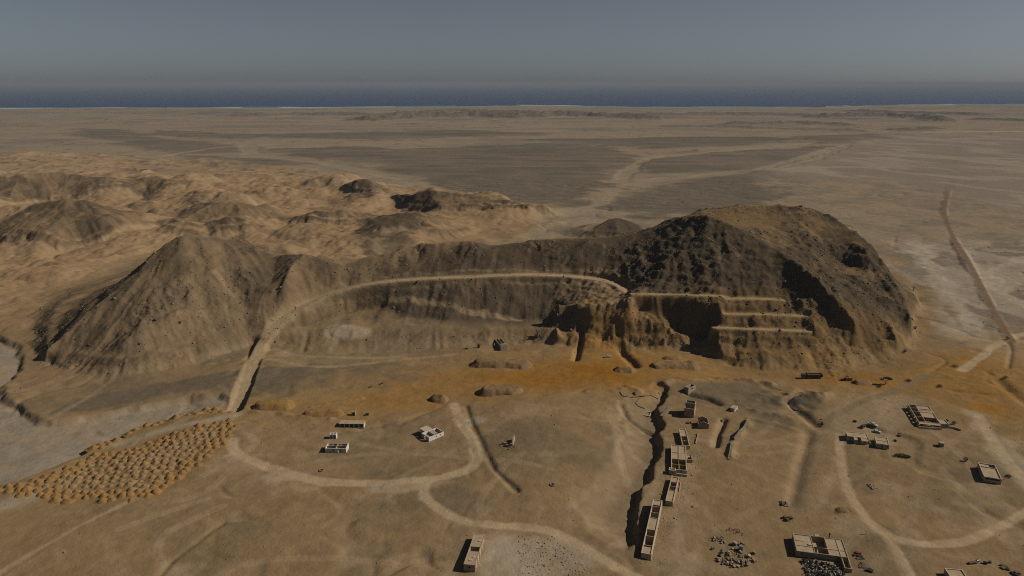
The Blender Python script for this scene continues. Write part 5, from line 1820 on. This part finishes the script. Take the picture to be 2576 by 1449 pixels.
TY = []
for m_ in ('rubber', 'rubber', 'grey'):
    t_ = tyre_mesh()
    t_.materials.append(M[m_])
    TY.append(t_)
tp = [(2018, 1411), (2037, 1408), (2071, 1419.5), (2100, 1424), (2110, 1436), (2128, 1452), (2028, 1452), (2024.8, 1424)]
for i, (u, v) in enumerate(jitter_poly(tp, 250, rng)):
    s_ = rng.uniform(.8, 1.35)
    grey = i % 3 == 2
    o = put('tyre', TY[i % 3], u, v, (s_, s_, s_), 'dusty grey worn tyre in the dump under the long house' if grey else 'black worn tyre in the dump under the long house', 'tyre',
            'dusty grey tyres of the dump' if grey else 'black tyres of the dump', .3 + .5 * rng.random(), tilt=.9)


# ------------------------------------------------------------------ trees and bushes
def leaf_cloud(mb, blobs, n, size, rr):
    for _ in range(n):
        c, r3 = blobs[rr.randrange(len(blobs))]
        while True:
            q = Vector((rr.uniform(-1, 1), rr.uniform(-1, 1), rr.uniform(-1, 1)))
            if .35 < q.length < 1:
                break
        p = Vector(c) + Vector((q.x * r3[0], q.y * r3[1], q.z * r3[2]))
        a = Vector((rr.uniform(-1, 1), rr.uniform(-1, 1), rr.uniform(-.6, .6))).normalized() * size * rr.uniform(.6, 1.3)
        b = a.cross(Vector((rr.uniform(-1, 1), rr.uniform(-1, 1), rr.uniform(-1, 1)))).normalized() * size * .55
        k = len(mb.v)
        mb.v += [tuple(p - a), tuple(p + b), tuple(p + a), tuple(p - b)]
        mb.f.append((k, k + 1, k + 2, k + 3))


p = gp(2224.7, 968)
hp = 22 * mpp(p) / .93
r = empty('acacia_tree', p, 0, 'umbrella-crowned acacia tree leaning over the ochre road', 'tree')
mb = MB()
j0 = Vector((.8, 0, hp * .38))
mb.bar((0, 0, -.3), tuple(j0), .28, 7, .2)
for e in ((-2.0, .2, hp * .62), (1.6, -.4, hp * .7), (3.4, .6, hp * .6), (.6, .8, hp * .78)):
    mb.bar(tuple(j0), e, .15, 5, .06)
mb.build('trunk', 'bark', r)
mb = MB()
leaf_cloud(mb, [((-2.2, .2, hp * .62), (1.5, 1.4, .5)), ((1.2, -.4, hp * .82), (1.9, 1.5, .55)), ((3.6, .6, hp * .62), (1.9, 1.6, .55)), ((.6, .9, hp * .72), (1.8, 1.6, .5)), ((2.4, 0, hp * .72), (1.6, 1.5, .5))], 900, .3, rng)
mb.build('crown', 'leaf', r)

p = gp(2268.7, 1149)
r = empty('green_bush', p, 0, 'low spreading green bush, the only bright green plant, below the white houses', 'bush')
mb = MB()
leaf_cloud(mb, [((-2.2, .3, .7), (2.0, 1.6, .9)), ((0, 0, .9), (2.0, 1.8, 1.0)), ((2.2, -.4, .6), (1.8, 1.3, .75)), ((3.5, -.6, .4), (1.1, .9, .5))], 1900, .2, rng)
mb.build('foliage', 'bush', r)
mb = MB()
for i in range(9):
    mb.bar((0, 0, -.2), (rng.uniform(-2.5, 2.8), rng.uniform(-1, 1), rng.uniform(.5, 1.1)), .06, 4, .03)
mb.build('stem', 'bark', r)


def shrub(u, v, w, hh, label, n=240, m_='scrub', group=None):
    p = gp(u, v)
    r = empty('dry_shrub', p, rng.uniform(0, 6), label, 'shrub', group)
    mb = MB()
    leaf_cloud(mb, [((rng.uniform(-w, w) * .4, rng.uniform(-w, w) * .4, hh * .55), (w * .7, w * .6, hh * .5)) for _ in range(3)], n, .22, rng)
    mb.build('foliage', m_, r)
    mb = MB()
    for i in range(5):
        mb.bar((0, 0, -.2), (rng.uniform(-w, w) * .5, rng.uniform(-w, w) * .5, hh * .7), .07, 4, .03)
    mb.build('stem', 'bark', r)


for u, v, w, hh, lb in [(2303, 828, 2.2, 3.0, 'dark dense shrub on the pale sand at the right foot of the quarry hill'), (2278, 886, 2.2, 1.9, 'low dark shrub at the lower right foot of the quarry hill'),
                        (2535, 853, 2.0, 2.0, 'dark shrub where the straight track meets the pale road'), (2399, 922, 3.0, 1.4, 'spreading low scrub on the ochre flat right of the acacia'),
                        (2365, 973, 2.6, 1.4, 'dark low shrub near the grey road bend'), (2287, 958, 3.0, 1.2, 'straggling dry shrub just right of the acacia'), (2528, 952, 2.2, 1.8, 'dry shrub at the head of the dark ditch at the right edge'),
                        (2212, 973, 2.0, 1.4, 'dark shrub in the shade below the acacia'), (2400, 1068, 1.6, 2.0, 'dark bush behind the right end of the garden wall'), (2381, 1062, 1.4, 1.8, 'dark bush behind the annex of the courtyard house'),
                        (2428, 1161, 1.6, 2.4, 'dark bush at the far corner of the lone white house'), (2252, 1110, 1.2, 1.2, 'small shrub right of the white house pair'), (2537, 1200, 2.0, .9, 'brown scrub by the pale wash at the right edge')]:
    shrub(u, v, w, hh, lb)
p = gp(2297, 733)
r = empty('dead_tree', p, 0, 'bare dead tree on the grey plain beyond the quarry hill', 'tree')
mb = MB()
mb.bar((0, 0, -.4), (.3, 0, 3.0), .4, 6, .25)
for e in ((-2.5, .5, 5.0), (2.2, -.4, 5.6), (.4, 1.0, 7.0), (3.4, .4, 3.9), (-1.2, -.8, 6.2)):
    mb.bar((.3, 0, 3.0), e, .22, 5, .07)
mb.build('trunk', 'bark', r)

# ------------------------------------------------------------------ mast and birds
p = Vector(Pg(115, 291))
r = empty('radio_mast', p, 0, 'tall thin red and white radio mast near the coast at the far left', 'mast')
hh = 88.0
for i in range(7):
    mb = MB()
    z0, z1 = hh * i / 7, hh * (i + 1) / 7 - .05
    for x, y in ((-.7, -.4), (.7, -.4), (0, .8)):
        mb.bar((x, y, z0), (x, y, z1), .22, 5)
    for k in range(4):
        za, zb = z0 + (z1 - z0) * k / 4, z0 + (z1 - z0) * (k + 1) / 4
        mb.bar((-.7, -.4, za), (.7, -.4, zb), .12, 4)
        mb.bar((.7, -.4, za), (0, .8, zb), .12, 4)
        mb.bar((0, .8, za), (-.7, -.4, zb), .12, 4)
    mb.build('mast_section', 'red' if i % 2 else 'whitecar', r)
bm = bmesh.new()
vv = [bm.verts.new(q) for q in ((.25, 0, 0), (-.3, 0, .02), (0, .05, .05), (.05, .55, .18), (-.1, .5, .16), (.05, -.55, .18), (-.1, -.5, .16), (0, -.05, .05), (0, 0, -.06))]
for q in ((0, 2, 8), (2, 1, 8), (0, 8, 7), (7, 8, 1), (0, 7, 2), (7, 1, 2), (0, 3, 2), (3, 4, 2), (4, 1, 2), (0, 7, 5), (5, 7, 6), (6, 7, 1)):
    try:
        bm.faces.new([vv[i] for i in q])
    except ValueError:
        pass
bird = bpy.data.meshes.new('bird')
bm.to_mesh(bird)
bm.free()
bird.materials.append(M['bird'])
for u, v, lb, g in [(262 + 2.1 * i, 303 - .7 * i, 'small dark bird flying in a short line over the far left plain', 'line of birds at the far left') for i in range(5)] + \
        [(2158 + 1.6 * i, 320.5 + .5 * (i % 2), 'small dark bird flying over the far right plain', 'birds over the far right plain') for i in range(3)]:
    dx, dy, dz = ray(u, v)
    t = 260 / dy
    o = link(bpy.data.objects.new('bird', bird))
    o.location = (dx * t, dy * t, H + dz * t)
    o.rotation_euler = (0, 0, rng.uniform(-.5, .5))
    o.scale = (.5,) * 3
    tag(o, lb, 'bird', g)


# ------------------------------------------------------------------ scattered stones and scrub (stuff)
def scatter(name, m_, pts, sizes, seed):
    bm = bmesh.new()
    bmesh.ops.create_icosphere(bm, subdivisions=1, radius=.5)
    base = np.array([v.co[:] for v in bm.verts], np.float32)
    faces = np.array([[v.index for v in f.verts] for f in bm.faces], np.int32)
    bm.free()
    rg = np.random.default_rng(seed)
    n = len(pts)
    V = base[None] * (1 + rg.uniform(-.28, .28, (n, len(base), 1))) * sizes[:, None, None] * rg.uniform(.6, 1.3, (n, 1, 3)) * np.array([1, 1, .75])
    V = V + pts[:, None, :]
    Fc = faces[None] + (np.arange(n) * len(base))[:, None, None]
    me = bpy.data.meshes.new(name)
    me.vertices.add(n * len(base))
    me.vertices.foreach_set('co', V.astype(np.float32).ravel())
    nf = n * len(faces)
    me.loops.add(nf * 3)
    me.loops.foreach_set('vertex_index', Fc.astype(np.int32).ravel())
    me.polygons.add(nf)
    me.polygons.foreach_set('loop_start', np.arange(0, nf * 3, 3, dtype=np.int32))
    me.update(calc_edges=True)
    me.materials.append(M[m_])
    return tag(link(bpy.data.objects.new(name, me)), kind='stuff')


def rand_pts(n, wfun, seed, x0=-520, x1=560, y0=240, y1=800):
    rg = np.random.default_rng(seed)
    x, y = rg.uniform(x0, x1, n), rg.uniform(y0, y1, n)
    k = rg.random(n) < wfun(x, y)
    x, y = x[k], y[k]
    z = sample(Z, x, y) + plain_z(y)
    return np.stack([x, y, z], -1)


stone_w = rockm * np.clip(big * 1.2, 0, 1) * (.35 + .4 * qhm) + rough * .10 + sm_ * .05
pts = rand_pts(170000, lambda x, y: sample(stone_w.astype(np.float32), x, y), 3)
scatter('hillside_rocks', 'darkrock', pts[::2], np.random.default_rng(4).gamma(1.6, .32, len(pts[::2])) + .25, 5)
scatter('hillside_scree', 'rock', pts[1::2], np.random.default_rng(6).gamma(2.0, .28, len(pts[1::2])) + .25, 7)
cl_ = (sstep(.1, .6, fbm(GX, GY, 38, 3, 300)) * rpm + .012).astype(np.float32)
pts = rand_pts(9000, lambda x, y: sample(cl_, x, y) * .35, 13, 150, 900, 250, 1100)
scatter('desert_scrub', 'scrub', pts, np.random.default_rng(14).gamma(2.2, .3, len(pts)) + .3, 15)
pts = rand_pts(40000, lambda x, y: np.clip(.05 + .25 * sstep(.1, .5, fbm(x, y, 25, 3, 310)), 0, 1) * (1 - sample(om.astype(np.float32), x, y)), 23, -420, 520, 215, 560)
scatter('loose_stones', 'rock', pts, np.random.default_rng(24).gamma(1.5, .2, len(pts)) + .1, 25)
wp_ = [Pz(u, v)[:2] for u, v in [(1305, 1350), (1390, 1352), (1450, 1400), (1490, 1460), (1300, 1470)]]
pts = rand_pts(6000, lambda x, y: in_poly(x, y, wp_) * .7, 33, -20, 60, 215, 300)
scatter('pale_stones', 'rock', pts, np.random.default_rng(34).gamma(2, .16, len(pts)) + .12, 35)

lit = [Pz(u, v)[:2] for u, v in [(1690, 1110), (1770, 1085), (1765, 1150), (1740, 1210), (1715, 1280), (1690, 1340), (1660, 1420), (1600, 1420), (1640, 1320), (1670, 1220)]]
pts = rand_pts(60000, lambda x, y: in_poly(x, y, lit) * (.25 + .5 * (fbm(x, y, 9, 2, 320) > .1)), 43, 30, 140, 210, 390)
scatter('ruin_rubble', 'palerock', pts, np.random.default_rng(44).gamma(1.6, .13, len(pts)) + .1, 45)

# ------------------------------------------------------------------ reef and surf along the shore
def ribbon(name, m_, off0, off1, spans, z):
    V, F = [], []
    for ua, ub in spans:
        xs = np.arange(Pg(ua, 270)[0], Pg(ub, 270)[0], 60.0)
        c = np.interp(xs, [p[0] for p in cxs], [p[1] for p in cxs]) + fbm(xs, xs * 0, 300, 3, 200) * 60
        w = np.clip(fbm(xs, xs * 0, 500, 3, 331) * 1.2 + .75, .12, 1.2)
        k = len(V)
        for x, y, ww in zip(xs, c, w):
            V += [(x, y + off0, z), (x, y + off0 + (off1 - off0) * ww, z)]
        F += [(k + 2 * i, k + 2 * i + 2, k + 2 * i + 3, k + 2 * i + 1) for i in range(len(xs) - 1)]
    me = bpy.data.meshes.new(name)
    me.from_pydata(V, [], F)
    me.materials.append(m_)
    return tag(link(bpy.data.objects.new(name, me)), kind='structure')


ribbon('shallow_water', mat('shallow_water', (.10, .26, .28), .5), 15, 330, [(-400, 1150), (1300, 2060), (2250, 3000)], SEA_Z + .25)
ribbon('surf', mat('surf_foam', (.75, .77, .76), .8), 90, 210, [(-300, 320), (420, 620), (700, 1000), (1310, 1480), (1540, 1600), (1960, 2010), (2110, 2220), (2420, 2560)], SEA_Z + .55)
